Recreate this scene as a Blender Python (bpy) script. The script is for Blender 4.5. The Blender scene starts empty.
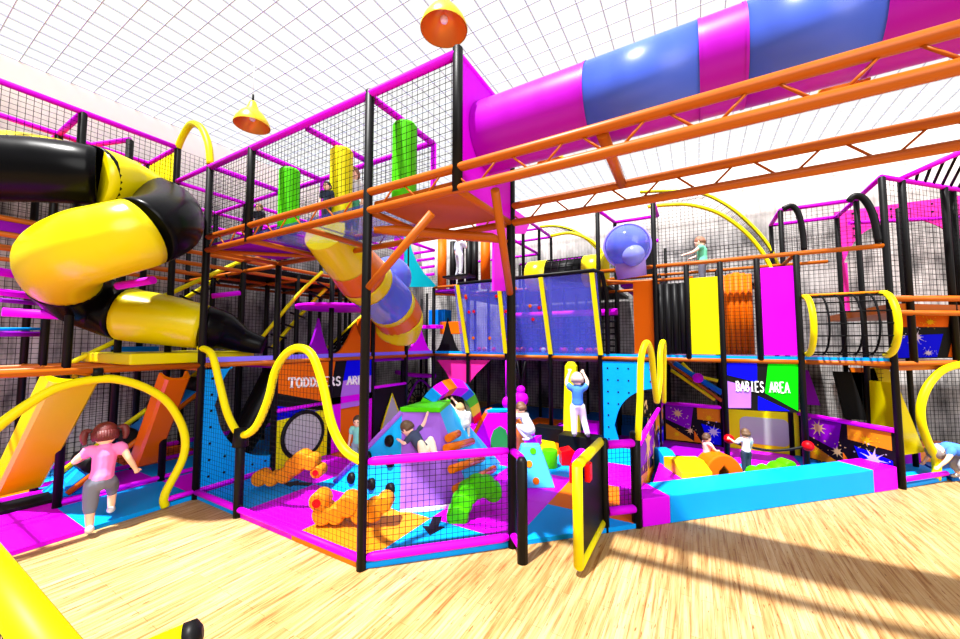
import bpy, bmesh, math, random
from mathutils import Vector as V, Matrix
random.seed(7)
S = bpy.context.scene
COL = S.collection
PI = math.pi

# ------------------------------------------------------------------ camera
FPX = 375.0; YAW = math.radians(30); PIT = math.radians(3.5)
CAM = V((2.625, -2.45, 2.0))
F = V((-math.sin(YAW)*math.cos(PIT), math.cos(YAW)*math.cos(PIT), math.sin(PIT)))
R = V((math.cos(YAW), math.sin(YAW), 0)); U = R.cross(F)
cd = bpy.data.cameras.new('camera'); cam = bpy.data.objects.new('camera', cd); COL.objects.link(cam)
cd.sensor_width = 36; cd.lens = 36*FPX/960; cd.clip_start = .02; cd.clip_end = 200
cam.matrix_world = Matrix.Translation(CAM) @ Matrix(((R.x,U.x,-F.x),(R.y,U.y,-F.y),(R.z,U.z,-F.z))).to_4x4()
S.camera = cam

def ray(x, y): return F*FPX + R*(x-480) - U*(y-319.5)
def onz(x, y, z): d = ray(x,y); return CAM + d*((z-CAM.z)/d.z)
def onx(x, y, X): d = ray(x,y); return CAM + d*((X-CAM.x)/d.x)
def ony(x, y, Y): d = ray(x,y); return CAM + d*((Y-CAM.y)/d.y)
def at(x, y, d): return CAM + ray(x,y)*(d/FPX)

# ------------------------------------------------------------------ materials
MATS = {}
def mat(name, col, rough=.5, spec=.5, bump=0, bscale=20, metal=0, var=0, coat=0):
    if name in MATS: return MATS[name]
    col = tuple(min(.95, c*1.22) for c in col)
    m = bpy.data.materials.new(name); m.use_nodes = True; nt = m.node_tree
    b = nt.nodes['Principled BSDF']
    b.inputs['Base Color'].default_value = (*col, 1); b.inputs['Roughness'].default_value = rough
    b.inputs['Specular IOR Level'].default_value = spec; b.inputs['Metallic'].default_value = metal
    b.inputs['Coat Weight'].default_value = coat
    if bump or var:
        tc = nt.nodes.new('ShaderNodeTexCoord'); n = nt.nodes.new('ShaderNodeTexNoise')
        n.inputs['Scale'].default_value = bscale; n.inputs['Detail'].default_value = 4
        nt.links.new(tc.outputs['Object'], n.inputs['Vector'])
        if bump:
            bp = nt.nodes.new('ShaderNodeBump'); bp.inputs['Strength'].default_value = bump; bp.inputs['Distance'].default_value = .01
            nt.links.new(n.outputs['Fac'], bp.inputs['Height']); nt.links.new(bp.outputs['Normal'], b.inputs['Normal'])
        if var:
            mx = nt.nodes.new('ShaderNodeMixRGB'); mx.blend_type = 'MIX'
            mx.inputs[1].default_value = (*[c*(1-var) for c in col], 1); mx.inputs[2].default_value = (*[min(1, c*(1+var)) for c in col], 1)
            nt.links.new(n.outputs['Fac'], mx.inputs[0]); nt.links.new(mx.outputs[0], b.inputs['Base Color'])
    MATS[name] = m; return m
def glassy(name, col, alpha, rough=.1):
    m = mat(name, col, rough, .35); b = m.node_tree.nodes['Principled BSDF']; b.inputs['Alpha'].default_value = alpha; return m

BLACK = mat('black_foam', (.003,.003,.0035), .45, .12)
BLACKP = mat('black_plastic', (.0015,.0015,.002), .27, .08)
MAG = mat('magenta_foam', (.50,.0,.62), .5, .10)
MAGT = mat('magenta_tube', (.30,.0,.38), .35, .2)
MAGD = mat('magenta_panel', (.46,.0,.56), .6, .08)
PURP = mat('purple_panel', (.16,.0,.30), .6, .10)
VIOL = mat('violet_foam', (.22,.08,.45), .6, .10)
LILAC = mat('lilac_panel', (.30,.11,.55), .6, .10)
PINK = mat('pink_panel', (.62,.02,.28), .6, .10)
YEL = mat('yellow_foam', (.56,.50,.0), .45, .14)
YELP = mat('yellow_plastic', (.52,.44,.0), .25, .30)
CYAN = mat('cyan_foam', (.0,.22,.62), .5, .10)
BLUE = mat('blue_foam', (.0,.11,.42), .5, .10)
DBLUE = mat('deep_blue_panel', (.0,.0,.60), .6, .08)
ORG = mat('orange_foam', (.52,.095,.0), .5, .10)
ORGT = mat('orange_tube', (.31,.068,.0), .42, .22)
ORGL = mat('light_orange_foam', (.52,.17,.005), .5, .10, var=.12, bscale=9)
ORGP = mat('orange_plastic', (.48,.10,.0), .25, .30)
GRN = mat('green_foam', (.05,.42,.0), .5, .10, var=.18, bscale=8)
GRNP = mat('green_panel', (.0,.48,.0), .6, .08)
RED = mat('red_foam', (.5,.0,.003), .45, .15)
MIR = mat('grey_mirror', (.30,.30,.31), .4, .2)
WHT = mat('white_letter', (.75,.75,.75), .7, .1)
NETM = mat('black_netting', (.004,.004,.0045), .85, .05)
CREAMSPL = mat('cream_splash', (.55,.35,.14), .7, .1)
PALESPL = mat('pale_splash', (.40,.36,.50), .7, .1)
YSPL = mat('amber_splash', (.55,.33,.0), .7, .1)
PGLASS = glassy('violet_clear_plastic', (.07,.09,.60), .36, .12)
PDOME = glassy('blue_dome_plastic', (.07,.10,.55), .80, .1)
TGLASS = glassy('blue_clear_tube', (.05,.11,.62), .80, .35)
DGLASS = glassy('blue_tinted_deck', (.03,.06,.40), .50, .15)
SILV = mat('dull_metal', (.4,.4,.42), .3, .5, metal=.8)

def wood_mat():
    m = bpy.data.materials.new('wood_floor'); m.use_nodes = True; nt = m.node_tree; b = nt.nodes['Principled BSDF']
    tc = nt.nodes.new('ShaderNodeTexCoord')
    def noise(sx, sy, det=6, rough=.6):
        mp = nt.nodes.new('ShaderNodeMapping'); mp.inputs['Scale'].default_value = (sx, sy, 1)
        n = nt.nodes.new('ShaderNodeTexNoise'); n.inputs['Scale'].default_value = 1; n.inputs['Detail'].default_value = det; n.inputs['Roughness'].default_value = rough
        nt.links.new(tc.outputs['Object'], mp.inputs['Vector']); nt.links.new(mp.outputs['Vector'], n.inputs['Vector']); return n
    def ramp(src, *stops):
        r = nt.nodes.new('ShaderNodeValToRGB'); e = r.color_ramp.elements
        e[0].position, e[0].color = stops[0]; e[1].position, e[1].color = stops[-1]
        for p, c in stops[1:-1]: x = e.new(p); x.color = c
        nt.links.new(src, r.inputs[0]); return r
    n1 = noise(34, 1.6)
    r1 = ramp(n1.outputs['Fac'], (.30, (.22,.08,.02,1)), (.44, (.40,.235,.09,1)), (.60, (.50,.35,.18,1)))
    n2 = noise(60, 9, 2, .5)
    r2 = ramp(n2.outputs['Fac'], (.27, (.45,.25,.12,1)), (.34, (1,1,1,1)))
    n3 = noise(1.2, .5, 3, .5)
    r3 = ramp(n3.outputs['Fac'], (.35, (.86,.80,.66,1)), (.65, (1,1,1,1)))
    br = nt.nodes.new('ShaderNodeTexBrick'); mp = nt.nodes.new('ShaderNodeMapping'); mp.inputs['Rotation'].default_value = (0,0,PI/2)
    nt.links.new(tc.outputs['Object'], mp.inputs['Vector']); nt.links.new(mp.outputs['Vector'], br.inputs['Vector'])
    br.inputs['Scale'].default_value = 1; br.inputs['Brick Width'].default_value = .9; br.inputs['Row Height'].default_value = .075
    br.inputs['Mortar Size'].default_value = .0016; br.inputs['Color1'].default_value = (1,1,1,1); br.inputs['Color2'].default_value = (.86,.80,.70,1); br.inputs['Mortar'].default_value = (.5,.36,.22,1)
    last = r1.outputs[0]
    for o in (r2.outputs[0], r3.outputs[0], br.outputs['Color']):
        mx = nt.nodes.new('ShaderNodeMixRGB'); mx.blend_type = 'MULTIPLY'; mx.inputs[0].default_value = 1
        nt.links.new(last, mx.inputs[1]); nt.links.new(o, mx.inputs[2]); last = mx.outputs[0]
    nt.links.new(last, b.inputs['Base Color']); b.inputs['Roughness'].default_value = .55; b.inputs['Specular IOR Level'].default_value = .25
    return m
def wall_mat():
    m = bpy.data.materials.new('grey_cladding'); m.use_nodes = True; nt = m.node_tree; b = nt.nodes['Principled BSDF']
    tc = nt.nodes.new('ShaderNodeTexCoord'); mp = nt.nodes.new('ShaderNodeMapping'); mp.inputs['Scale'].default_value = (1.6,1.6,.75)
    n = nt.nodes.new('ShaderNodeTexNoise'); n.inputs['Scale'].default_value = 1.3; n.inputs['Detail'].default_value = 8; n.inputs['Roughness'].default_value = .65
    nt.links.new(tc.outputs['Object'], mp.inputs['Vector']); nt.links.new(mp.outputs['Vector'], n.inputs['Vector'])
    r = nt.nodes.new('ShaderNodeValToRGB'); e = r.color_ramp.elements; e[0].position = .33; e[0].color = (.07,.068,.07,1); e[1].position = .60; e[1].color = (.44,.42,.41,1)
    nt.links.new(n.outputs['Fac'], r.inputs[0])
    w = nt.nodes.new('ShaderNodeTexWave'); w.bands_direction = 'DIAGONAL'; w.inputs['Scale'].default_value = 2.2; w.inputs['Distortion'].default_value = .4
    mp2 = nt.nodes.new('ShaderNodeMapping'); mp2.inputs['Scale'].default_value = (3,3,0); nt.links.new(tc.outputs['Object'], mp2.inputs['Vector']); nt.links.new(mp2.outputs['Vector'], w.inputs['Vector'])
    r2 = nt.nodes.new('ShaderNodeValToRGB'); e = r2.color_ramp.elements; e[0].position = 0; e[0].color = (.72,.72,.72,1); e[1].position = .4; e[1].color = (1,1,1,1)
    nt.links.new(w.outputs['Fac'], r2.inputs[0])
    mx = nt.nodes.new('ShaderNodeMixRGB'); mx.blend_type = 'MULTIPLY'; mx.inputs[0].default_value = 1
    nt.links.new(r.outputs[0], mx.inputs[1]); nt.links.new(r2.outputs[0], mx.inputs[2])
    # cream blended in up the wall, bright upper light put into the colour
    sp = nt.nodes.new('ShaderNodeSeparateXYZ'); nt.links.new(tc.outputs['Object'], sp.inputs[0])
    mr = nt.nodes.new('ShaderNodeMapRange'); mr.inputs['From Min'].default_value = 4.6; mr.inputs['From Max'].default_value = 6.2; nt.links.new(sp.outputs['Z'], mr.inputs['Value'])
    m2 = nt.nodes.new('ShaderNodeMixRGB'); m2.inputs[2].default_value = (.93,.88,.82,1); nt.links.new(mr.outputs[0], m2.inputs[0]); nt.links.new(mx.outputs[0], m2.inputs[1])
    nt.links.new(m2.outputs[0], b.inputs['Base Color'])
    b.inputs['Roughness'].default_value = .8; b.inputs['Specular IOR Level'].default_value = .15
    return m
def pane_mat():
    m = bpy.data.materials.new('translucent_roof_pane'); m.use_nodes = True; nt = m.node_tree
    for n in list(nt.nodes): nt.nodes.remove(n)
    o = nt.nodes.new('ShaderNodeOutputMaterial'); mx = nt.nodes.new('ShaderNodeMixShader'); t = nt.nodes.new('ShaderNodeBsdfTransparent'); d = nt.nodes.new('ShaderNodeBsdfTranslucent')
    t.inputs[0].default_value = (1,1,1,1); d.inputs[0].default_value = (.95,.95,.95,1); mx.inputs[0].default_value = .11
    nt.links.new(t.outputs[0], mx.inputs[1]); nt.links.new(d.outputs[0], mx.inputs[2]); nt.links.new(mx.outputs[0], o.inputs[0])
    return m

# ------------------------------------------------------------------ mesh helpers
ORI = {}
def prop(o, label=None, cat=None, group=None, kind=None):
    if label: o['label'] = label
    if cat: o['category'] = cat
    if group: o['group'] = group
    if kind: o['kind'] = kind
    return o
def thing(name, loc, label, cat, group=None):
    o = bpy.data.objects.new(name, None); o.empty_display_size = .1; COL.objects.link(o); o.location = loc; ORI[o.name] = V(loc)
    return prop(o, label, cat, group)

class MB:
    def __init__(s): s.b = bmesh.new(); s.mats = []; s.mi = 0
    def m(s, mt):
        if mt not in s.mats: s.mats.append(mt)
        s.mi = s.mats.index(mt); return s
    def _face(s, vs, smooth=False):
        try: f = s.b.faces.new(vs)
        except ValueError: return
        f.material_index = s.mi; f.smooth = smooth
    def box(s, c, sz, rz=0, ax=None):
        c = V(c); hx, hy, hz = sz[0]/2, sz[1]/2, sz[2]/2
        M = ax if ax is not None else Matrix.Rotation(rz, 3, 'Z')
        v = [s.b.verts.new(c + M @ V((x*hx, y*hy, z*hz))) for x in (-1,1) for y in (-1,1) for z in (-1,1)]
        for q in ((0,1,3,2),(4,6,7,5),(0,4,5,1),(2,3,7,6),(0,2,6,4),(1,5,7,3)): s._face([v[i] for i in q])
        return s
    def span(s, a, b):
        a, b = V(a), V(b); return s.box((a+b)/2, [abs(x) for x in (b-a)])
    def tube(s, pts, r, n=10, closed=False, caps=True, smooth=True, up=None):
        pts = [V(p) for p in pts]; N = len(pts); rr = r if isinstance(r, (list, tuple)) else [r]*N
        rings = []; prev = None
        for i, p in enumerate(pts):
            if closed: t = pts[(i+1) % N] - pts[i-1]
            else: t = pts[min(i+1, N-1)] - pts[max(i-1, 0)]
            t.normalize()
            if prev is None:
                a = V((0,0,1)) if abs(t.z) < .9 else V((1,0,0)); x = t.cross(a).normalized()
            else:
                x = prev - t*prev.dot(t)
                x = x.normalized() if x.length > 1e-6 else prev
            prev = x; y = t.cross(x)
            rings.append([s.b.verts.new(p + (x*math.cos(2*PI*k/n) + y*math.sin(2*PI*k/n))*rr[i]) for k in range(n)])
        for i in range(N if closed else N-1):
            A, B = rings[i], rings[(i+1) % N]
            for k in range(n): s._face((A[k], A[(k+1) % n], B[(k+1) % n], B[k]), smooth)
        if caps and not closed: s._face(rings[0][::-1]); s._face(rings[-1])
        return s
    def bar(s, a, b, r, n=10): return s.tube([a, b], r, n, smooth=n > 4)
    def sphere(s, c, r, n=16, m=10, sc=(1,1,1), ax=None):
        c = V(c); M = ax or Matrix.Identity(3); rows = []
        for i in range(1, m):
            th = PI*i/m
            rows.append([s.b.verts.new(c + M @ V((r*sc[0]*math.sin(th)*math.cos(2*PI*k/n), r*sc[1]*math.sin(th)*math.sin(2*PI*k/n), r*sc[2]*math.cos(th)))) for k in range(n)])
        t = s.b.verts.new(c + M @ V((0,0,r*sc[2]))); d = s.b.verts.new(c - M @ V((0,0,r*sc[2])))
        for k in range(n): s._face((t, rows[0][k], rows[0][(k+1) % n]), True); s._face((d, rows[-1][(k+1) % n], rows[-1][k]), True)
        for i in range(m-2):
            for k in range(n): s._face((rows[i][k], rows[i+1][k], rows[i+1][(k+1) % n], rows[i][(k+1) % n]), True)
        return s
    def prism(s, poly, ext):
        poly = [V(p) for p in poly]; ext = V(ext)
        A = [s.b.verts.new(p) for p in poly]; B = [s.b.verts.new(p + ext) for p in poly]; n = len(poly)
        s._face(A); s._face(B[::-1])
        for i in range(n): s._face((A[i], B[i], B[(i+1) % n], A[(i+1) % n]))
        return s
    def poly(s, pts): s._face([s.b.verts.new(V(p)) for p in pts]); return s
    def lathe(s, c, prof, n=24, ax=None):
        c = V(c); M = ax or Matrix.Identity(3); rows = [[s.b.verts.new(c + M @ V((r*math.cos(2*PI*k/n), r*math.sin(2*PI*k/n), z))) for k in range(n)] for r, z in prof]
        for i in range(len(prof)-1):
            for k in range(n): s._face((rows[i][k], rows[i][(k+1) % n], rows[i+1][(k+1) % n], rows[i+1][k]), True)
        return s
    def hull(s, pts):
        vs = [s.b.verts.new(V(p)) for p in pts]; r = bmesh.ops.convex_hull(s.b, input=vs)
        for f in s.b.faces:
            if all(v in vs for v in f.verts): f.material_index = s.mi
        return s
    def net(s, o, u, v, sp=.07, r=.004, top=None):
        """grid of cords; top(t) may cut the height (fraction of v) at fraction t of u"""
        o, u, v = V(o), V(u), V(v); nu = max(1, round(u.length/sp)); nv = max(1, round(v.length/sp))
        for i in range(nu+1):
            t = i/nu; h = top(t) if top else 1
            if h > .02: s.tube([o+u*t, o+u*t+v*h], r, 3, caps=False, smooth=False)
        for j in range(nv+1):
            h = j/nv
            if not top: s.tube([o+v*h, o+v*h+u], r, 3, caps=False, smooth=False); continue
            st = None; K = nu*2
            for i in range(K+1):
                ok = top(i/K) >= h
                if ok and st is None: st = i/K
                if (not ok or i == K) and st is not None:
                    e = (i if ok else i-1)/K
                    if e > st: s.tube([o+v*h+u*st, o+v*h+u*e], r, 3, caps=False, smooth=False)
                    st = None
        return s
    def build(s, name, mt=None, parent=None, bevel=0, seg=2, label=None, cat=None, group=None, kind=None, recalc=True, solid=0):
        b = s.b
        if not s.mats: s.mats = [mt]
        elif mt is not None and mt not in s.mats: s.mats.append(mt)
        if recalc: bmesh.ops.recalc_face_normals(b, faces=b.faces[:])
        co = [v.co for v in b.verts]
        lo = V([min(c[i] for c in co) for i in range(3)]); hi = V([max(c[i] for c in co) for i in range(3)])
        org = V(((lo.x+hi.x)/2, (lo.y+hi.y)/2, lo.z))
        for v in b.verts: v.co -= org
        me = bpy.data.meshes.new(name); b.to_mesh(me); b.free()
        for x in s.mats: me.materials.append(x)
        o = bpy.data.objects.new(name, me); COL.objects.link(o)
        if parent: o.parent = parent; o.location = org - ORI[parent.name]
        else: o.location = org
        ORI[o.name] = org
        if bevel:
            md = o.modifiers.new('bevel', 'BEVEL'); md.width = bevel; md.segments = seg; md.limit_method = 'ANGLE'; md.angle_limit = .6
        if solid:
            md = o.modifiers.new('solid', 'SOLIDIFY'); md.thickness = solid
        return prop(o, label, cat, group, kind)

def arc(c, u, v, a0, a1, n=12): c, u, v = V(c), V(u), V(v); return [c + u*math.cos(a0+(a1-a0)*i/n) + v*math.sin(a0+(a1-a0)*i/n) for i in range(n+1)]
def smooth_path(pts, k=6, rad=None):
    pts = [V(p) for p in pts]; out = []; ro = []
    for i in range(len(pts)-1):
        p0 = pts[max(i-1,0)]; p1 = pts[i]; p2 = pts[i+1]; p3 = pts[min(i+2, len(pts)-1)]
        for j in range(k):
            t = j/k
            out.append(.5*((2*p1) + (p2-p0)*t + (2*p0-5*p1+4*p2-p3)*t*t + (3*p1-p0-3*p2+p3)*t**3))
            if rad: ro.append(rad[i]*(1-t)+rad[i+1]*t)
    out.append(pts[-1])
    if rad: ro.append(rad[-1]); return out, ro
    return out
PR = .043

# ------------------------------------------------------------------ setting
MT = .05      # thickness of the floor mats
MB().box((2, 1.5, -.05), (22, 18, .1)).build('floor', wood_mat(), kind='structure')
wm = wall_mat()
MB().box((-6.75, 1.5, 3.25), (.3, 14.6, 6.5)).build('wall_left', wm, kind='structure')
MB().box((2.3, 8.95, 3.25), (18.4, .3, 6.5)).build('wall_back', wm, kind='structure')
c = MB(); c.m(pane_mat()); c.poly([(-6.6,-2.6,6.5),(9.5,-2.6,6.5),(9.5,8.8,6.5),(-6.6,8.8,6.5)])
c.m(mat('pale_roof_bar', (.40,.46,.54), .8, .05))
x = -6.6
while x < 9.5: c.span((x-.005, -2.6, 6.47), (x+.005, 8.8, 6.485)); x += .285
y = -2.6
while y < 8.8: c.span((-6.6, y-.006, 6.468), (9.5, y+.006, 6.483)); y += .285
c.build('ceiling', kind='structure', recalc=False)

# ------------------------------------------------------------------ floor mats
def mats_zone(name, cells, label, cat='play mat'):
    b = MB()
    for (x0, y0, x1, y1, m_) in cells: b.m(m_).span((x0, y0, .0), (x1, y1, MT))
    return b.build(name, bevel=.004, seg=1, label=label, cat=cat)
mats_zone('foam_floor_mat', [(-4,-3.6,-3,-1,MAG),(-4,-1,-3,0,CYAN),(-5,-1,-4,0,MAG),(-5,-3.6,-4,-1,MAG),(-6.4,-3.6,-5,-1,ORG),(-6.4,-1,-5,0,CYAN),(-4,0,-3.05,1,MAG),(-5,0,-4,1,CYAN),(-6.4,0,-5,1,ORG),
   (-6.4,1,-3.05,3,CYAN),(-6.4,3,-3.05,6,MAG)], 'magenta and cyan foam mats under the left climbing tower where the girl steps')
b = MB()
rows = {0:{-3:CYAN,-2:MAG,-1:ORGL}, 1:{-3:MAG,-2:CYAN,-1:CYAN,0:MAG}, 2:{-3:ORG,-2:MAG,-1:CYAN,0:MAG,1:ORG}, 3:{-3:MAG,-2:CYAN,-1:MAG,0:CYAN,1:MAG}, 4:{-3:CYAN,-2:MAG,-1:CYAN,0:ORG,1:CYAN,2:ORG}}
for j, r_ in rows.items():
    for i, m_ in r_.items():
        if i < j or j == 4: b.m(m_).span((i, j, 0), (i+1, j+1, MT))
for j, ml in [(0,CYAN),(1,CYAN)]:
    b.m(ml); b.prism([(j,j,0),(j+1,j+1,0),(j,j+1,0)], (0,0,MT))
b.m(MAG).prism([(0,5,0),(1,5,0),(1,6,0),(0,6,0)], (0,0,MT))
b.m(ORG).span((-1,5,0),(0,6,MT)); b.m(MAG).span((-3,5,0),(-1,6,MT)); b.m(PURP).span((1,5,0),(2,6,MT)); b.m(BLUE).span((-3,6,0),(2,8.4,MT))
b.build('foam_floor_mat', bevel=.003, seg=1, label='patchwork foam mat of cyan, magenta and orange tiles inside the toddlers area', cat='play mat')
mats_zone('foam_floor_mat', [(2,3,3,4.5,BLUE),(2,4.5,3,6,PURP),(3,4,4,5,CYAN),(3,5,4,6,MAG),(4,5,4.7,6,BLUE)], 'blue and purple foam mat behind the cyan bench in the babies area')
b = MB(); b.m(CYAN).prism([(5.05,5.05,0),(5.7,5.75,0),(5.7,6.4,0),(5.05,6.4,0)], (0,0,MT)); b.m(BLUE).prism([(5.75,5.75,0),(7.6,7.2,0),(7.6,8.4,0),(5.75,8.4,0)], (0,0,MT)); b.m(ORG).span((5.0,6.4,0),(5.7,8.4,MT))
b.build('foam_floor_mat', bevel=.003, seg=1, label='blue floor mat at the foot of the yellow arch on the far right', cat='play mat')
# arrows
def arrow(px, ang, sz, label):
    p = onz(*px, MT); ca, sa = math.cos(ang), math.sin(ang)
    sh = [(-1,-.25),(.1,-.25),(.1,-.6),(1,0),(.1,.6),(.1,.25),(-1,.25)]
    MB().prism([(p.x+sz*(x*ca-y*sa), p.y+sz*(x*sa+y*ca), MT) for x, y in sh], (0,0,.008)).build('floor_arrow', BLACK, label=label, cat='floor arrow', group='black arrows on the toddlers mat')
arrow((297,484), math.radians(205), .2, 'flat black arrow on the cyan tile pointing left beside the orange rocker')
arrow((434,526), math.radians(-64), .20, 'flat black arrow on cyan tile just behind the front netted fence')

# ------------------------------------------------------------------ frames
def post(x, y, z0, z1, parent, r=PR, m_=BLACK):
    return MB().tube([(x,y,z0),(x,y,z1-.015),(x,y,z1)], [r,r,r*.7], 12).build('post', m_, parent)
def rail(a, b_, parent, m_=ORGT, r=.032, name='rail'):
    return MB().bar(a, b_, r, 10).build(name, m_, parent)

# left climbing tower
T = thing('play_structure', (-4.5, .5, 0), 'tall left climbing frame with black padded posts, magenta top rails and black netting', 'climbing frame')
for x, y, z1 in [(-6,-1,4.9),(-5,-1,4.9),(-4,-1,4.9),(-6,0,4.9),(-5,0,4.9),(-4,0,4.9),(-6,1,4.38),(-5,1,4.38),(-4,1,4.38),(-3,0,4.38),(-3,1,4.38),
    (-6,2,4.38),(-5,2,4.38),(-6,3,4.38),(-6,4,4.38),(-6,5,4.38),(-4,2,3.3),(-3,2,3.3),(-3,3,3.3),(-4,3,3.3),(-5,3,3.3),(-5,4,3.3),(-4,4,3.3),(-3,4,4.38),(-5,5,3.3),(-4,5,3.3),(-6,-2.4,4.9)]:
    post(x, y, 0, z1, T)
post(-4.32, -.45, MT, 4.9, T)
for x in (-4,-5,-6):
    rail((x,-2.6,4.9),(x,0,4.9), T, MAG, .036)
    rail((x,0,4.38),(x,5,4.38), T, MAG, .03)
for y in (-1,0): rail((-6,y,4.9),(-4,y,4.9), T, MAG, .036)
rail((-6,-1,4.9),(-4.32,-.45,4.9), T, MAG, .036)
for y in (1,2): rail((-6,y,4.38),(-4,y,4.38), T, MAG, .03)
rail((-4,1,4.38),(-3,1,4.38), T, MAG, .03)
rail((-3,0,4.38),(-3,1,4.38), T, MAG, .036); rail((-4,0,4.38),(-3,0,4.38), T, MAG, .03)
for x in (-4,-5,-6): rail((x,-2.6,3.38),(x,5,3.38), T); rail((x,-2.6,3.2),(x,5,3.2), T)
for y in (1,2,3,4,5): rail((-6,y,3.2),(-4,y,3.2), T)
rail((-4,1,3.38),(-3,1,3.38),T); rail((-4,1,3.2),(-3,1,3.2),T)
rail((-3,-3.4,1.7),(-3,0,1.7), T, ORGT, .035); rail((-3,0,1.7),(-3,5,1.7), T, ORGT, .035)
for x in (-4,-5): rail((x,-3.4,1.68),(x,5,1.68), T)
for y in (-2,-1,0,1,2,3,4): rail((-6,y,1.66),(-3.03,y,1.66), T)
rail((-4,-1,.1),(-4,1,.1), T, MAG, .03, 'base_rail'); rail((-3,0,.1),(-3,1,.1), T, MAG, .03, 'base_rail'); rail((-3,-.3,.1),(-3,0,.1), T, MAG, .03, 'base_rail')
rail((-6,-2.6,.1),(-6,5,.1), T, MAG, .04, 'base_rail'); rail((-5,-1,.1),(-5,1,.1), T, MAG, .03, 'base_rail')
def plat(a, b_, parent, m_=ORGT, edge=None):
    return MB().span(a, b_).build('platform', m_, parent, bevel=.01)
for (x0,y0,x1,y1,z,m_) in [(-6,1,-4.05,5,3.26,BLACK),
      (-6,1.0,-3.1,5,1.60,PURP),(-6,-1,-5.2,1,1.60,ORG)]:
    plat((x0,y0,z),(x1,y1,z+.08), T, m_)
MB().span((-3.08,0.05,1.73),(-3.0,5,1.80)).build('deck_edge', mat('violet_blue_edge', (.16,.12,.75), .5, .3), T)
MB().span((-4.03,-3.4,3.235),(-3.99,-.05,3.345)).build('fascia', PURP, T)
# nets of the left tower
def netp(o, u, v, parent, sp=.07, r=.0042, top=None, name='safety_net'): return MB().net(o,u,v,sp,r*.72,top).build(name, NETM, parent, recalc=False)
netp((-6.05,-3.4,.1),(0,11.4,0),(0,0,4.75), T, .075, .0055)
netp((-6,-2.6,3.42),(0,3.6,0),(0,0,1.45), T, .09)
netp((-4,-2.6,4.02),(0,3.6,0),(0,0,.86), T, .06)
netp((-6,0,4.0),(2,0,0),(0,0,.86), T, .07)
netp((-5,-1,.1),(0,2,0),(0,0,1.5), T, .07)
netp((-3,1,3.42),(0,3,0),(0,0,.95), T, .07)
# yellow net-look divider and arcs at tower top
MB().tube(smooth_path([onx(157,128,-4)if 0 else (-4.0,.0,4.9),(-3.85,.0,5.05),(-3.6,.0,5.15),(-3.3,.0,5.0),(-3.08,.0,4.7),(-3.0,.0,4.4)],5), .045, 10).build('arch_tube', YEL, T)
b = MB()
for i in range(9): b.span((-4.92+i*.1,-.02,4.0),(-4.86+i*.1,.02,4.84))
b.span((-4.95,-.012,4.0),(-4.05,.012,4.84)); b.build('slatted_panel', YEL, T)
# magenta steps / shelves in the lower left
def slab(name, px, d0, d1, th, m_, parent=None, **kw):
    a, b_ = at(*px[0], d0), at(*px[1], d1)
    return MB().tube([a, b_], th, 12).build(name, m_, parent, **kw)
for i, (p0, p1, d0, d1, r_, m_) in enumerate([((-15,290),(46,298),4.6,5.2,.045,MAG),((0,300),(54,305),4.8,5.4,.03,PURP),((2,312),(117,319),4.3,5.1,.05,MAG),((-10,270),(30,277),5.1,5.6,.06,MAG),((-10,334),(46,334),4.6,5.2,.035,PURP),((118,286),(153,280),4.4,4.3,.045,MAG),((212,296),(240,293),6.0,6.3,.04,MAG)]):
    slab('grab_bar', (p0,p1), d0, d1, r_, m_, T)
slab('grab_bar', ((-10,329),(44,329)), 4.65, 5.25, .02, CYAN, T)

# stair stringers (yellow)
def stairs(pairs, label):
    q = [[at(*p[0],p[1]) for p in s_] for s_ in pairs]
    o = q[0][-1]; t = thing('staircase', (o.x,o.y,1.7), label, 'stairs', 'yellow stairs in the left tower')
    for s_ in q: MB().tube(smooth_path(s_,3), .035, 8).build('handrail', YEL, t)
    for i in range(7):
        k = (i+.5)/7; a = q[0][0].lerp(q[0][-1], k); b_ = q[1][0].lerp(q[1][-1], k)
        MB().tube([a-V((0,0,.12)), b_-V((0,0,.12))], .02, 6).build('tread', BLACK, t)
stairs([[((242,261),6.6),((162,297),5.9)],[((240,264),7.2),((178,303),6.5)]], 'upper pair of yellow stair rails behind the black front corner post')
stairs([[((322,272),7.6),((296,297),7.1),((256,345),6.8)],[((335,280),8.0),((304,311),7.6),((272,348),7.2)]], 'yellow stair rails rising in the middle of the tower behind the small spiral')
stairs([[((118,340),5.6),((40,378),5.1)],[((118,352),6.0),((72,378),5.6)]], 'yellow stair rails at the far left below the black and yellow tube')
# left slides
def chute(name, a, b_, wdir, w, m_, label, n=10, lip=.13):
    a, b_ = V(a), V(b_); wd = V(wdir).normalized(); t = (b_-a).normalized(); nrm = wd.cross(t).normalized()
    if nrm.z < 0: nrm = -nrm
    prof = [(-w/2-.02, lip),(-w/2+.015, lip)]+[(w/2*math.cos(PI-PI*i/8)*.93, lip*.85-lip*.85*math.sin(PI*i/8)) for i in range(9)]+[(w/2-.015, lip),(w/2+.02, lip)]
    out = [(w/2+.02, lip-.02)]+[(w/2,.0),(w/2-.03,-.03),(-w/2+.03,-.03),(-w/2,.0)]+[(-w/2-.02, lip-.02)]
    path = [a, a.lerp(b_,.9), b_ + V((t.x,t.y,0))*.02]
    bb = MB(); rings = []
    for p in path: rings.append([bb.b.verts.new(p + wd*x + nrm*z) for x, z in prof+out])
    N = len(prof+out)
    for i in range(len(path)-1):
        for k in range(N): bb._face((rings[i][k],rings[i][(k+1)%N],rings[i+1][(k+1)%N],rings[i+1][k]), False)
    bb._face(rings[0]); bb._face(rings[-1][::-1])
    return bb.build(name, m_, label=label, cat='slide')
WD = (.866,.5,0)
g = at(19,490,4.5); chute('open_slide', at(76,379,3.97), g, (.12,-1,0), .40, YELP, 'straight yellow open slide ending on the mats at the far left')
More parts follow.
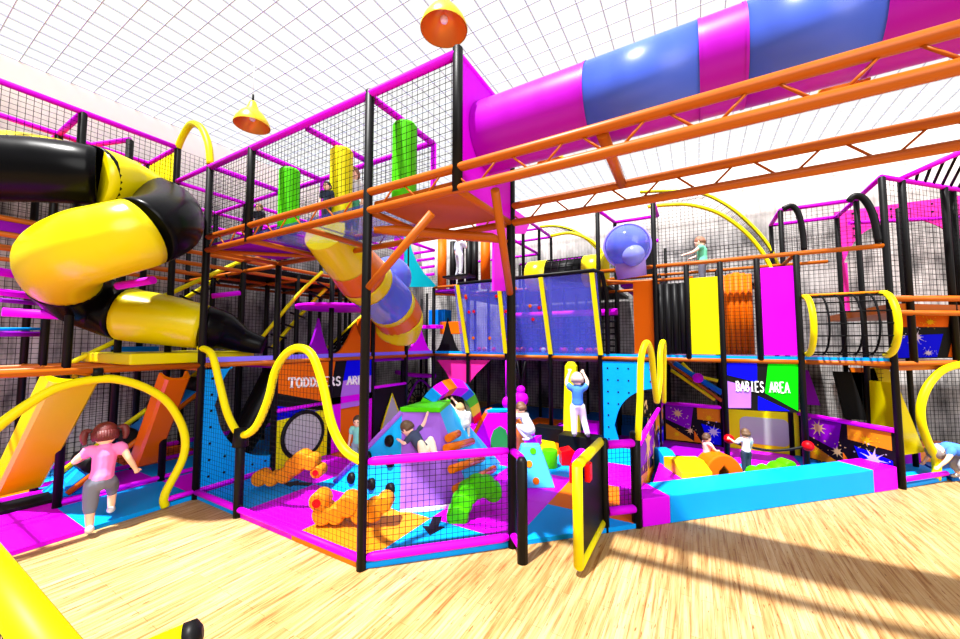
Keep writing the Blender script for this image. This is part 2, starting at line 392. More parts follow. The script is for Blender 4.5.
g = at(147,463,5.38); chute('open_slide', at(178,378,4.93), g, (.1,-1,0), .29, ORGP, 'straight orange open slide beside the yellow entrance arch')
MB().box((at(22,498,4.5).x,at(22,498,4.5).y,MT+.02), (.4,.5,.04), 0).build('black_slab', BLACK, label='thin black slab under the foot of the yellow slide', cat='pad')  # thin black slab lying just below the slide's foot
# roller ramp behind girl
t = thing('roller_ramp', (-4.5,0,MT), 'blue foam climbing ramp with black rollers rising behind the girl', 'ramp')
A = onz(52,500,MT); B_ = V((-4.35,1.6,1.5))
ra = at(62,484,4.85); rb = at(208,375,6.2)
sd = V((1,-.05,0)).normalized()*.27
MB().prism([ra-sd, ra+sd, rb+sd, rb-sd], (0,0,-.08)).build('ramp_board', BLUE, t, bevel=.01)
MB().tube([ra+sd*1.1+V((0,0,-.06)), rb+sd*1.1+V((0,0,-.06))], .035, 8).build('side_rail', ORGT, t)
MB().tube([ra-sd*1.1+V((0,0,.06)), rb-sd*1.1+V((0,0,.06))], .035, 8).build('side_rail', YEL, t)
for k in (.14,.36,.62,.86):
    p = ra.lerp(rb, k)+V((0,0,.06)); MB().tube([p-sd*1.1, p-sd, p+sd, p+sd*1.1], [.07,.11,.11,.07], 14).build('roller', BLACK, t)
MB().prism([(-4.9,-.95,MT),(-4.35,-.98,MT),(-4.3,-.6,MT),(-4.75,-.55,.45)], (.02,.02,.02)).build('foam_wedge', CYAN, label='small cyan foam wedge at the foot of the roller ramp', cat='foam block')

# big black and yellow spiral tube slide
t = thing('spiral_tube_slide', (-4.2,-.6,1.7), 'huge enclosed spiral tube slide in glossy black and yellow sections on the left', 'tube slide')
def tsec(pts, r, m_, parent, name='tube_section', n=28, k=6):
    rad = r if isinstance(r, list) else [r]*len(pts)
    p, rr = smooth_path(pts, k, rad); o = MB().tube(p, rr, n).build(name, m_, parent); return o
P = lambda x, y, d: at(x, y, d)
tsec([P(-60,172,4.9),P(20,165,5.15),P(90,176,5.35),P(138,186,5.6)], [.44,.43,.40,.34], YELP, t)
sp_ = [(-90,166,3.7,.33),(-20,168,3.95,.34),(50,171,4.15,.34),(97,177,4.32,.33),(124,186,4.62,.33),(150,200,4.9,.335),(167,211,4.75,.355),(164,224,4.3,.36),(141,233,3.95,.355),(114,240,3.85,.36),(88,247,3.82,.365),(64,260,4.0,.36),(63,278,4.4,.34),(80,295,4.8,.36),(104,306,5.0,.36),(128,314,5.05,.36),(165,320,5.15,.345),(204,327,5.3,.31),(222,331,5.45,.28),(242,340,5.6,.18),(264,346,5.7,.12)]
pth, rr = smooth_path([P(x,y,d) for x,y,d,r_ in sp_], 6, [q[3] for q in sp_])
for i0, i1, m_ in [(0,3,BLACKP),(3,5,YELP),(5,8,BLACKP),(8,12,YELP),(12,15,BLACKP),(15,17,YELP),(17,20,BLACKP)]:
    MB().tube(pth[i0*6:i1*6+1], rr[i0*6:i1*6+1], 30).build('tube_section', m_, t)
MB().tube([P(94,176.6,4.29),P(98,177.2,4.33)], .34, 28).build('tube_collar', BLACKP, t)

# ------------------------------------------------------------------ wavy rail + front panels, y=0
wave_px = [(200,348),(207,350),(213,357),(220,385),(228,415),(240,434),(255,428),(268,400),(275,372),(285,355),(298,348),(312,355),(323,385),(332,425),(345,450),(361,462)]
wave = [ony(x,y,0) for x,y in wave_px]; wave[-1] = V((0,0,.93))
t = thing('netted_fence', (-1.5,0,0), 'netted front fence below a yellow wave shaped rail between black posts', 'fence')
MB().tube(smooth_path(wave,5), .042, 12).build('wavy_rail', YEL, t)
post(-2,0,0,.98,t,.05)
MB().tube([(-2.0,0,.80),(-2.0,0,1.0)], [.085,.07], 12).build('post_cap', BLACK, t)
for a in (-3,-2):
    b_ = -2 if a == -3 else 0
    MB().bar((a,0,.09),(b_,0,.09), .036, 12).build('base_rail', MAG, t)
def wtop(tt):
    x = -3+3*tt; best = None; lo = 9
    W_ = sorted(wave, key=lambda q: q.x)
    for i in range(len(W_)-1):
        if W_[i].x <= x <= W_[i+1].x: k = (x-W_[i].x)/max(1e-6, W_[i+1].x-W_[i].x); return (W_[i].z*(1-k)+W_[i+1].z*k-.1)/2
    return (W_[-1].z-.1)/2
netp((-3,0,.1),(3,0,0),(0,0,2), t, .055, .0026, wtop)
# diagonal front fence
t = thing('netted_fence', (.5,.5,0), 'diagonal front fence with magenta rails and black net beside the open gate', 'fence')
for z in (.93,.10): MB().tube([(.03,.03,z),(.08,.08,z),(.92,.92,z),(.97,.97,z)], [.03,.04,.04,.03], 12).build('rail', MAG, t)
netp((0,0,.1),(1,1,0),(0,0,.82), t, .055, .0042)
t = thing('fence_post', (1.19,.81,0), 'short black padded gate post beside the tall black post', 'post')
MB().tube([(1.19,.81,0),(1.19,.81,.9),(1.19,.81,.94)], [.05,.05,.03], 14).build('post', BLACK, t)
for z in (.93,.12): MB().bar((1.02,.98,z),(1.17,.83,z), .036, 10).build('rail', MAG, t)
# gate
t = thing('safety_gate', (1.69,1.3,.08), 'open yellow framed safety gate with a black panel and red latches', 'gate')
y0, y1, z0, z1 = .86, 1.78, .09, .93
MB().tube([(1.69,y0,z0),(1.69,y0,z1)], .045, 12).build('frame_bar', YEL, t)
MB().tube([(1.69,y1,z0),(1.69,y1,z1)], .045, 12).build('frame_bar', YEL, t)
MB().tube([(1.69,y0,z0),(1.69,y1,z0)], .045, 12).build('frame_bar', YEL, t)
MB().tube([(1.69,y0,z1),(1.69,y1,z1)], .045, 12).build('frame_bar', YEL, t)
MB().span((1.675,y0+.03,z0+.03),(1.705,y1-.03,z1-.03)).build('panel', BLACK, t)
for yy, xx in ((1.02,1.745),(.93,1.635)): MB().span((xx-.025,yy-.05,.76),(xx+.025,yy+.05,.92)).build('latch', RED, t, bevel=.01)
t = thing('netted_fence', (1.85,1.85,0), 'short net fence with purple rails between the gate hinge post and the babies area', 'fence')
for q in ((1.72,1.78),(2.0,2.04)): post(*q, 0, .97, t, .045)
for z in (.9,.2): MB().tube([(1.75,1.8,z),(1.98,2.02,z)], .045, 12).build('rail', MAGD, t)
netp((1.72,1.78,.2),(.28,.26,0),(0,0,.7), t, .05, .0035)

# entrance arches
ap = [(165,511),(165,494),(183,458),(184,432),(170,405),(150,390),(125,381),(100,379),(60,387),(30,403),(0,425),(-30,455),(-45,500)]
b = MB(); pth = [onx(x,y,-3) for x,y in ap]; pth[0].z = .02
b.tube(smooth_path(pth,5), .045, 12); b.build('entrance_arch', YEL, label='yellow foam arch over the entrance where the girl in pink walks in', cat='arch')
MB().tube([onx(97,372,-3)+V((0,-.04,0)), onx(97,372,-3)+V((0,.04,0))], .05, 12).build('clamp', BLACK, label='round black clamp holding the yellow entrance arch to the orange deck rail', cat='clamp')
fp = [(936,480),(936,460),(927,440),(921,420),(922,400),(932,380),(950,367),(985,364),(1010,385),(1020,430)]
G0 = onz(936,481,0); d0 = (G0-CAM).dot(F)
b = MB(); pth = [at(x,y,d0+(x-936)*.004) for x,y in fp]; pth[0].z = .02
b.tube(smooth_path(pth,5), .05, 12); b.build('entrance_arch', YEL, label='yellow foam arch at the far right edge by the splash panel', cat='arch')
# near foreground rail
t = thing('netted_fence', onz(20,580,0), 'foreground netted fence with a thick yellow top rail in the bottom left corner', 'fence')
a, b_ = onz(-60,512,.94), onz(110,700,.94); yr = (a.y+b_.y)/2
a = V((-1.8,yr,.94)); b_ = V((2.0,yr,.94))
xe = onz(75,639,.94).x
a = V((onz(-20,530,.94).x-.6, yr, .94)); b_ = V((xe+.35, yr, .94))
MB().bar(a, b_, .066, 16).build('top_rail', YEL, t)
netp((a.x,yr,.1),(b_.x-a.x,0,0),(0,0,.8), t, .04, .003)
MB().bar((a.x,yr,.05),(b_.x,yr,.05), .05, 12).build('base_rail', YEL, t)
b = MB(); p0 = at(192,636,1.25); p1 = at(110,672,1.15); dd = (p0-p1).normalized()
t2 = thing('fence_rail', (p0.x,p0.y,0), 'yellow padded rail end with a black cap at the bottom edge of the photo', 'rail')
MB().tube([p1-dd*.3,p1,p0-dd*.02], .045, 16).build('padding', YEL, t2)
MB().tube([p0-dd*.02,p0+dd*.015,p0+dd*.03], [.047,.045,.02], 16).build('end_cap', BLACK, t2)
MB().tube([(p0.x-.1,p0.y,0),(p0.x-.1,p0.y,p0.z-.05)], .04, 12).build('post', BLACK, t2)

# ------------------------------------------------------------------ x=-3 wall panels (toddlers area)
def panel(name, poly3, ext, m_, label=None, cat=None, parent=None, bevel=0): return MB().prism(poly3, ext).build(name, m_, parent, bevel=bevel, label=label, cat=cat)
def archpanel(parent, f, u0, u1, z0, z1, cu, cz, r, m_, ext, dots=True):
    """rectangular panel with a round bite; f(u,z)->point"""
    pts = []; N = 28
    bb = MB(); us = [u0+(u1-u0)*i/N for i in range(N+1)]
    for i in range(N):
        a, c_ = us[i], us[i+1]
        def cut(u):
            h = r*r-(u-cu)**2
            return (cz-math.sqrt(h), cz+math.sqrt(h)) if h > 0 else None
        ca, cb = cut(a), cut(c_)
        ca = ca or (cb and ((cz, cz))) ; cb = cb or (ca and ((cz, cz)))
        if not ca: bb.prism([f(a,z0),f(c_,z0),f(c_,z1),f(a,z1)], ext); continue
        if max(ca[0],cb[0]) > z0: bb.prism([f(a,z0),f(c_,z0),f(c_,max(z0,min(cb[0],z1))),f(a,max(z0,min(ca[0],z1)))], ext)
        if min(ca[1],cb[1]) < z1: bb.prism([f(a,max(z0,ca[1])),f(c_,max(z0,cb[1])),f(c_,z1),f(a,z1)], ext)
    bmesh.ops.remove_doubles(bb.b, verts=bb.b.verts[:], dist=1e-5)
    o = bb.build('board', m_, parent)
    if dots:
        e = V(ext).normalized()
        for i in range(5):
            for j in range(7):
                u = u0+(u1-u0)*(.1+.2*i); z = z0+(z1-z0)*(.08+.14*j)
                if (u-cu)**2+(z-cz)**2 > (r+.05)**2:
                    p = f(u,z); MB().tube([p-e*.006, p+V(ext)+e*.006], .017, 8).build('bolt_head', BLACK, parent)
t = thing('arch_panel', (-3,.5,.05), 'cyan panel with a round cut out beside the left corner post', 'panel')
archpanel(t, lambda u,z: V((-3.02,u,z)), 0.04, .98, .12, 1.64, 1.06, 1.16, .86, CYAN, (.03,0,0))
t = thing('arch_panel', (1.5,5,.05), 'cyan panel with a quarter arch opening under the deck right of centre', 'panel')
archpanel(t, lambda u,z: V((u,5.0,z)), 1.04, 1.97, .06, 1.64, 1.98, .45, .72, CYAN, (0,.03,0))

t = thing('drop_slide', at(262,410,6.0), 'black enclosed drop slide seen through the cyan arch panel', 'tube slide')
MB().tube(smooth_path([at(280,366,6.4),at(266,395,6.2),at(248,430,6.0),at(236,450,5.9)],4), .22, 18).build('tube', BLACKP, t)
# --- lettering
GL = {'T':[((0,7),(5,7)),((2.5,7),(2.5,0))],'O':'ring','D':[((.8,0),(.8,7)),'D'],'E':[((.8,0),(.8,7)),((.8,7),(4.5,7)),((.8,3.6),(3.5,3.6)),((.8,0),(4.5,0))],
 'L':[((.8,0),(.8,7)),((.8,0),(4.5,0))],'A':[((.3,0),(2.5,7)),((2.5,7),(4.7,0)),((1.2,2.4),(3.8,2.4))],'I':[((2.5,0),(2.5,7))],'R':[((.8,0),(.8,7)),'P',((2.2,3.5),(4.6,0))],'S':'S','B':[((.8,0),(.8,7)),'P','b']}
def lettering(text, f, w, h, parent, th=.02):
    cw = w/len(text)
    for i, ch in enumerate(text):
        if ch == ' ': continue
        bb = MB()
        def q(x, y, dz=0): return f(i*cw + x/5.4*cw, y/7*h, dz)
        def stroke(a, c_, wd):
            d = V((c_[0]-a[0], c_[1]-a[1])); n = V((-d.y, d.x)).normalized()*wd/2; dn = d.normalized()*.0
            ps = [(a[0]+n.x,a[1]+n.y),(c_[0]+n.x,c_[1]+n.y),(c_[0]-n.x,c_[1]-n.y),(a[0]-n.x,a[1]-n.y)]
            A_ = [bb.b.verts.new(q(x,y,0)) for x,y in ps]; B__ = [bb.b.verts.new(q(x,y,th)) for x,y in ps]
            bb._face(A_); bb._face(B__[::-1])
            for k in range(4): bb._face((A_[k],B__[k],B__[(k+1)%4],A_[(k+1)%4]))
        def curve(pts, wd):
            for k in range(len(pts)-1): stroke(pts[k], pts[k+1], wd)
        def ell(cx, cy, rx, ry, a0, a1, n=10): return [(cx+rx*math.cos(math.radians(a0+(a1-a0)*k/n)), cy+ry*math.sin(math.radians(a0+(a1-a0)*k/n))) for k in range(n+1)]
        g_ = GL[ch]
        fin = lambda: bb.build('letter', WHT, parent)
        if g_ == 'ring': curve(ell(2.5,3.5,1.8,3.2,0,360,16), 1.2); fin(); continue
        if g_ == 'S': curve(ell(2.5,5.2,1.6,1.6,20,270,8)+ell(2.5,1.8,1.7,1.7,90,-160,8), 1.15); fin(); continue
        for s_ in g_:
            if s_ == 'D': curve(ell(1.4,3.5,2.7,3.2,90,-90), 1.2)
            elif s_ == 'P': curve(ell(1.6,5.2,2.2,1.55,90,-90,8), 1.1)
            elif s_ == 'b': curve(ell(1.6,1.85,2.5,1.7,90,-90,8), 1.1)
            else:
                vert = abs(s_[0][0]-s_[1][0]) < .1; stroke(s_[0], s_[1], 1.35 if vert or abs(s_[0][1]-s_[1][1]) > 3 else .75)
                if vert or ch == 'A':
                    for e in s_:
                        if e[1] == 0 or (e[1] == 7 and vert): stroke((e[0]-1.1, e[1]+(.25 if e[1] == 0 else -.25)), (e[0]+1.1, e[1]+(.25 if e[1] == 0 else -.25)), .55)
                if ch == 'T' and not vert: stroke((.2,7),(.2,5.4),.5); stroke((4.8,7),(4.8,5.4),.5)
        fin()
X3 = -2.99
def zx(px, py): p = onx(px, py, X3); return p
t = thing('sign_board', (X3,2,1), 'multicoloured TODDLERS AREA sign board hanging under the orange deck rail', 'sign')
b = MB()
fx = lambda y, z: V((X3-.03, y, z))
b.m(ORG).prism([fx(1.05,1.66),fx(2.1,1.66),fx(1.98,.95),fx(1.05,1.22)], (.03,0,0))
b.m(BLACK).prism([fx(2.1,1.66),fx(2.35,1.66),fx(2.2,.9),fx(1.98,.95)], (.03,0,0)); b.m(BLACK).prism([fx(1.05,1.22),fx(1.98,.95),fx(1.98,.8),fx(1.05,1.02)], (.03,0,0))
b.m(DBLUE).prism([fx(2.35,1.66),fx(2.98,1.66),fx(2.98,1.35),fx(2.28,1.3)], (.03,0,0)); b.m(DBLUE).prism([fx(1.05,1.02),fx(1.8,.84),fx(1.05,.8)], (.03,0,0))
b.m(LILAC).prism([fx(2.28,1.3),fx(2.98,1.35),fx(2.98,.8),fx(2.2,.8)], (.03,0,0))
bo2 = b.build('board', ORG, t)
zl = 1.29
pa = onx(288,388,X3+.01); pb = onx(366,384,X3+.01)
hh = .15
lettering('TODDLERS AREA', lambda u, v_, dz: V((X3+.004+dz, pa.y+u, pa.z+(pb.z-pa.z)*u/(pb.y-pa.y)+v_*1.05)), pb.y-pa.y+.05, hh, bo2, .015)
# window panels below
t = thing('activity_panel', (X3,1.5,.06), 'yellow activity panel with a black ringed round grey mirror under the toddlers sign', 'panel')
b = MB().span((X3-.03,1.05,.06),(X3,1.98,.92)).build('board', YEL, t)
cc = V((X3+.005,1.5,.50))
MB().tube(arc(cc,(0,.36,0),(0,0,.36),0,2*PI,40)[:-1], .035, 8, closed=True).build('ring', BLACK, t)
MB().tube([cc-V((.01,0,0)), cc+V((.012,0,0))], .36, 40, smooth=False).build('mirror', MIR, t)
MB().bar((X3,1.02,.95),(X3,1.98,.95), .03, 8).build('top_rail', MAG, t)
t = thing('activity_panel', (X3,2.5,.06), 'magenta framed opening with orange panel right of the round mirror', 'panel')
b = MB(); b.span((X3-.03,2.02,.06),(X3+.02,2.22,1.02)).span((X3-.03,2.85,.06),(X3+.02,2.98,1.02)).span((X3-.03,2.02,.9),(X3+.02,2.98,1.02)); b.build('frame', MAGD, t)
MB().span((X3-.10,2.2,.06),(X3-.06,2.9,.95)).build('board', ORG, t)
t = thing('activity_panel', (X3,3.5,.06), 'black panel with a yellow edged triangular mirror behind the climbing mountain', 'panel')
MB().span((X3-.03,3.02,.06),(X3,3.98,1.08)).build('board', BLACK, t)
tr = [onx(x,y,X3+.02) for x,y in ((392,394),(381,429),(402,421))]
MB().prism([p-V((.012,0,0)) for p in tr], (.01,0,0)).build('mirror', MIR, t)
MB().tube(tr, .022, 8, closed=True).build('triangle_trim', YEL, t)
MB().bar((X3,3.0,1.1),(X3,3.98,1.1), .03, 8).build('top_rail', MAG, t)

# gothic peaks on deck 1 left
def peak(parent, f, u0, u1, z0, z1, m_, ext):
    N = 12; um = (u0+u1)/2; pts = [f(u0,z0)]
    for i in range(N+1):
        k = i/N; pts.append(f(u0+(um-u0)*k, z0+.03+(z1-z0-.03)*(k**1.6)))
    for i in range(N+1):
        k = i/N; pts.append(f(um+.001+(u1-um)*k, z0+.03+(z1-z0-.03)*((1-k)**1.6)))
    pts.append(f(u1,z0)); return MB().prism(pts, ext)
fx3 = lambda u,z: V((-3.06,u,z))
for u0,u1,z1,m_,lab in [(1.52,2.0,2.42,PURP,'purple pointed peak panel on the left deck'),(2.15,2.95,2.36,ORG,'brown orange pointed peak panel on the left deck beside the orange box'),(4.08,4.9,2.42,MAG,'magenta pointed peak panel right of the tube slide end')]:
    o = peak(None, fx3, u0, u1, 1.78, z1, m_, (.05,0,0)).build('peak_panel', m_, label=lab, cat='panel', group='pointed panels on the left deck')
peak(None, lambda u,z: V((u,5.05,z)), -2.95, -2.3, 1.78, 2.6, BLACK, (0,.05,0)).build('peak_panel', BLACK, label='black pointed peak panel left of the blue tinted ball arena', cat='panel')
MB().span((-3.5,3.02,1.78),(-3.02,3.98,2.5)).build('foam_block', ORG, bevel=.01, label='orange box on the left deck where the coloured tube slide ends', cat='foam block')

# coloured small spiral tube from the gallery
t = thing('tube_slide', (-1.8,2.2,1.8), 'twisting tube slide in yellow, orange and violet rings below the gallery', 'tube slide')
pp = [(326,232,4.9),(340,250,5.2),(352,264,5.5),(364,278,5.8),(375,288,6.1),(386,299,6.4),(394,309,6.7),(400,320,6.95),(397,333,7.1)]
pth, rr = smooth_path([P(*q) for q in pp], 8, [.30,.33,.36,.40,.40,.42,.43,.43,.40])
n_ = len(pth); cuts = [(0,14,YELP),(14,23,ORGP),(23,28,YELP),(28,43,PDOME),(43,46,YELP),(46,54,ORGP),(54,n_-1,YELP)]
for a_, b_, m_ in cuts: MB().tube(pth[a_:b_+1], rr[a_:b_+1], 24).build('tube_section', m_, t)
MB().sphere(P(391,277,6.6), .36, 24, 14).build('bubble', PDOME, t)
# rope crawl disc (purple)
c_ = at(338,308,7.0)
MB().tube([c_-V((0,0,.03)), c_+V((0,0,.03))], .72, 32).build('round_platform', MAGD, label='round magenta platform hanging in the middle tower behind the front post', cat='platform')
t = thing('cargo_net', (-4.0,3.2,1.8), 'black diagonal cargo net with a yellow edge in the left tower', 'cargo net')
b = MB(); o_ = at(326,352,8.2); u_ = at(365,352,8.4)-o_; v_ = at(362,316,8.0)-o_
for i in range(10):
    k = i/9; b.tube([o_+u_*k, o_+u_*k*.3+v_*.95], .02, 4); b.tube([o_+u_+ (v_-u_)*k, o_+v_*k], .02, 4)
b.build('net', NETM, t); MB().tube([o_-V((.1,0,0)), o_+v_], .035, 8).build('edge_rail', YEL, t); MB().tube([o_+u_, o_+v_*.5+u_], .035, 8).build('edge_rail', YEL, t)

# ------------------------------------------------------------------ front gallery (upper) and trusses
T = thing('gallery_frame', (-1,.5,3.2), 'raised front gallery with magenta top rails, netting and tall black posts', 'climbing frame')
post(0,0,0,4.40,T); post(1,1,0,4.38,T,.045); post(1,0,3.2,4.42,T); post(-2,0,3.2,4.38,T)
rail((-3,0,4.36),(1,0,4.36), T, MAG, .04); rail((-3,1,4.36),(0,1,4.36), T, MAG, .035)
for x in (-2,-1,0): rail((x,.04,4.34),(x,1,4.34), T, MAG, .035)
rail((1,0,4.36),(1,1,4.36), T, MAG, .03)
for x in (-2,0): MB().bar((x,1,3.3),(x,1,4.34), .035, 10).build('post', MAG, T)
netp((-3,0,3.42),(4,0,0),(0,0,.92), T, .06, .0038); netp((-3,1,3.42),(3,0,0),(0,0,.92), T, .07, .004)
MB().span((.985,.03,3.2),(1.015,1.0,4.36)).build('side_panel', MAGD, T)
for x0, m_, mm in [(-3,PURP,0),(-2,DGLASS,0),(-1,DGLASS,0),(0,ORGT,1)]:
    MB().span((x0+.04,.04,3.27),(x0+.96,.96,3.32)).build('deck_panel', m_, T)
t = T
for x in (-3,-2,-1,0,1): MB().bar((x,0,3.225),(x,1,3.225), .032, 10).build('cross_beam', ORGT, T)
for x in (-2.5,-1.5): pass
MB().bar((-3,.03,3.22),(-2,.97,3.22), .028, 8).build('cross_beam', ORGT, T)
MB().tube([(.04,.04,3.05),(.16,.16,3.06),(.85,.85,3.06),(.97,.97,3.03)], [.03,.05,.05,.02], 12).build('brace', ORGT, T)
MB().tube([V((.03,.0,2.50)), ony(432,213,0.02)], .036, 12).build('brace', ORGT, T)
MB().tube([ony(495,190,.03), V((1.0,.97,2.5))], .036, 12).build('brace', ORGT, T)
for yy, lab, xs in ((0,'near orange lattice truss running from the left corner post to the upper right',.62),(1,'far orange lattice truss parallel to the near one under the overhead tube',.62)):
    t = thing('lattice_truss', (1,yy,3.2), lab, 'truss', 'orange trusses')
    MB().bar((-3,yy,3.40),(5.6,yy,3.40), .037, 12).build('upper_chord', ORGT, t)
    MB().bar((-3,yy,3.225),(5.6,yy,3.225), .037, 12).build('lower_chord', ORGT, t)
    x = -2.95; k = 0
    while x < 5.3:
        a, b_ = ((x,yy,3.24),(x+.15,yy,3.385)) if k % 2 == 0 else ((x,yy,3.385),(x+.15,yy,3.24))
        MB().bar(a, b_, .009, 6).build('lattice_rod', ORGT, t); x += .15+.11; k += 1
MB().tube([ony(602,133,.02), ony(622,184,.98)], .04, 12).build('tie_beam', ORGT, label='short orange tie beam linking the two trusses beyond the black posts', cat='beam')
# overhead tube
t = thing('overhead_tube', (3.2,.55,3.4), 'wide overhead crawl tube in magenta and see through blue sections above the trusses', 'crawl tube')
TR = .304; zc = 3.86; yc = .45
def shell(x0, x1, a0, a1, nm, m_):
    n = 40; bb = MB(); A_ = arc((x0,yc,zc),(0,TR,0),(0,0,TR),math.radians(a0),math.radians(a1),n); B__ = arc((x1,yc,zc),(0,TR,0),(0,0,TR),math.radians(a0),math.radians(a1),n)
    va = [bb.b.verts.new(p) for p in A_]; vb = [bb.b.verts.new(p) for p in B__]
    for k in range(n): bb._face((va[k],va[k+1],vb[k+1],vb[k]), True)
    bb.build(nm, m_, t, recalc=False, solid=.006)
for x0, x1 in [(1.02,1.96),(2.70,2.94),(3.54,5.6)]: MB().tube([(x0,yc,zc),(x1,yc,zc)], TR, 48, caps=False).build('tube_section', MAGT, t)
for x0, x1 in [(1.96,2.70),(2.94,3.54)]: shell(x0, x1, -52, 246, 'clear_section', TGLASS); shell(x0, x1, 246, 308, 'tube_floor', MAGT)
for x in (1.96,2.70,2.94,3.54): MB().tube([(x-.008,yc,zc),(x+.008,yc,zc)], TR+.004, 48, caps=False).build('collar', MAGT, t)
# punch bags
for i, (px, py0, py1, m_, lab, cn) in enumerate([(290,170,215,GRN,'short green punch bag hanging left in the front gallery','g'),(342,150,198,YEL,'yellow punch bag hanging in the middle of the front gallery','y'),(405,125,178,GRN,'tall green punch bag hanging right beside the black front post','g')]):
    yb = .5; top = ony(px, py0, yb); bot = ony(px, py1+6, yb)
    t = thing('punch_bag', (top.x,yb,max(bot.z,3.34)), lab, 'punch bag', 'punch bags in the gallery')
    zt = top.z; zb = 3.45
    MB().tube([(top.x,yb,zb),(top.x,yb,zb+.03),(top.x,yb,zt-.03),(top.x,yb,zt)], [.11,.13,.13,.11], 36, smooth=False).build('bag', m_, t)
    MB().tube([(top.x,yb,zt),(top.x,yb,4.34)], .012, 6).build('strap', BLACK, t)
# lamps
for i, (px, py, z, r_, lab) in enumerate([(252,126,5.45,.26,'yellow cone pendant lamp hanging left above the gallery'),(444,30,5.45,.26,'large yellow pendant lamp above the tall black corner post'),(551,163,5.4,.26,'pendant lamp half hidden behind the near truss and magenta tube'),(843,88,5.4,.26,'pendant lamp half hidden by the overhead tube on the right')]):
    c_ = onz(px, py, z)
    t = thing('pendant_lamp', c_, lab, 'lamp', 'yellow pendant lamps')
    MB().lathe(c_, [(.26,.0),(.262,.012),(.235,.09),(.17,.19),(.09,.27),(.06,.36),(.045,.40),(.0,.41)], 28).build('lamp_shade', mat('lamp_yellow', (.6,.42,.01), .35, .3), t, recalc=False); sh_ = list(t.children)[-1]
    MB().lathe(c_, [(.255,.004),(.228,.085),(.162,.182),(.085,.26),(.02,.27)], 28).build('reflector', mat('copper_inside', (.62,.20,.02), .3, .5, metal=.4), sh_, recalc=False)
    MB().sphere(c_+V((0,0,.12)), .045, 12, 8).build('bulb', mat('bulb_glass', (.8,.85,.9), .1, .8), sh_)
    MB().tube([c_+V((0,0,.40)), c_+V((0,0,.52))], .016, 8).build('cord_grip', BLACK, t)
    MB().tube([c_+V((0,0,.52)), V((c_.x,c_.y,6.47))], .003, 5).build('cord', mat('pale_cord', (.6,.6,.6), .6), t)

# ------------------------------------------------------------------ rear frame
T = thing('play_structure', (1,6,0), 'long two level rear climbing frame with orange deck rails behind the toddlers area', 'climbing frame')
for x in (-3,-2,-1,0,1,2,3,4,5):
    post(x,5,0,3.36 if x not in (1,2,5) else (4.62 if x < 5 else 4.38),T)
for x in (2.5,3.5,4.0): post(x,5,1.72,3.36,T) if x != 4.0 else None
for x in (-4,-2,-1,0,2,3): post(x,6,0,3.4,T,.038)
for x,z in ((1.15,4.65),(4,4.38),(5,4.38)): post(x,6,0,z,T,.04)
for x in (-5,-3,-2,-1,0,1,2,3,4,5): post(x,7,0,4.38 if x in (-3,-2,-1,4,5) else 3.4,T,.038)
for x in (-2,0,2): post(x,8,0,4.38,T,.036)
rail((-3,5,1.70),(-2,5,1.70),T,ORGT,.035)
for x in range(-2,5): rail((x+.04,5,1.70),(x+.96,5,1.70),T,ORGT,.035)
rail((-3,6,1.68),(5,6,1.68),T); rail((-3,7,1.68),(5,7,1.68),T)
MB().span((-2.95,5.0,1.735),(-.02,5.1,1.79)).build('deck_edge', CYAN, T); MB().span((.02,5.0,1.735),(5,5.08,1.78)).build('deck_edge', CYAN, T)
plat((-6,5.06,1.62),(2,8.75,1.70), T, mat('dark_deck', (.10,.03,.10), .6)); plat((2,6.1,1.62),(5,8.75,1.70), T, MATS['dark_deck'])
plat((-3,6.0,3.22),(1.0,8.75,3.30), T, BLACK); plat((1.2,6.2,3.22),(2.0,8.3,3.30), T, PURP); plat((-3,5.0,3.24),(-2.3,6,3.30), T, PURP)
rail((-3,5,3.36),(-1.9,5,3.36),T); rail((1,5,3.38),(5.0,5,3.38),T,ORGT,.036); rail((1,6,3.38),(4.6,6,3.38),T,ORGT,.03); rail((1,5.5,3.2),(2.6,5.5,3.2),T,ORGT,.03)
rail((-3,5,3.2),(-2,6,3.2),T); rail((-3,6,3.3),(1,6,3.3),T); rail((-3,7,3.3),(1,7,3.3),T); rail((1,5,3.2),(2,6,3.2),T); rail((1,6.0,3.1),(2,6.0,3.1),T)
rail((4.0,6.02,3.38),(4.0,5,3.38),T)
# magenta top rails rear
for a, b_ in [((-3,7,4.38),(-1,7,4.38)),((-2,8,4.38),(0,8,4.38)),((-1,7,4.38),(-1,5.2,4.38)),((1,5,4.62),(2,5,4.62)),((1.15,6,4.62),(2,6,4.62)),((1,5,4.62),(1.15,6,4.62)),((2,5,4.62),(2,6,4.62)),((1.6,6,4.1),(2,6,4.1)),
             ((4,6,4.38),(5,6,4.38)),((4,7,4.38),(5,7,4.38)),((4,6,4.38),(4,7,4.38)),((5,6,4.38),(5,7,4.38)),((5,5,4.38),(5,6,4.38)),((-3,5,4.3),(-4,5,4.3)),((-3,5,4.1),(-4,5,4.1)),((-3,5,3.9),(-4,5,3.9)),((-3,5,3.7),(-4,5,3.7)),((-3,5,4.3),(-3,4,4.3))]:
    rail(a,b_,T,MAG,.036)
netp((-6,8.3,.1),(12,0,0),(0,0,4.25), T, .085, .006)
netp((4,6,3.4),(1,0,0),(0,0,.95), T, .07, .004); netp((4,7,3.4),(1,0,0),(0,0,.95), T, .07, .004)
netp((1.1,6.9,.1),(3.9,0,0),(0,0,1.5), T, .07, .004)
netp((1,6.1,3.4),(0,0.001,.9) if 0 else (1,0,0),(0,0,1.2), T, .07, .004)
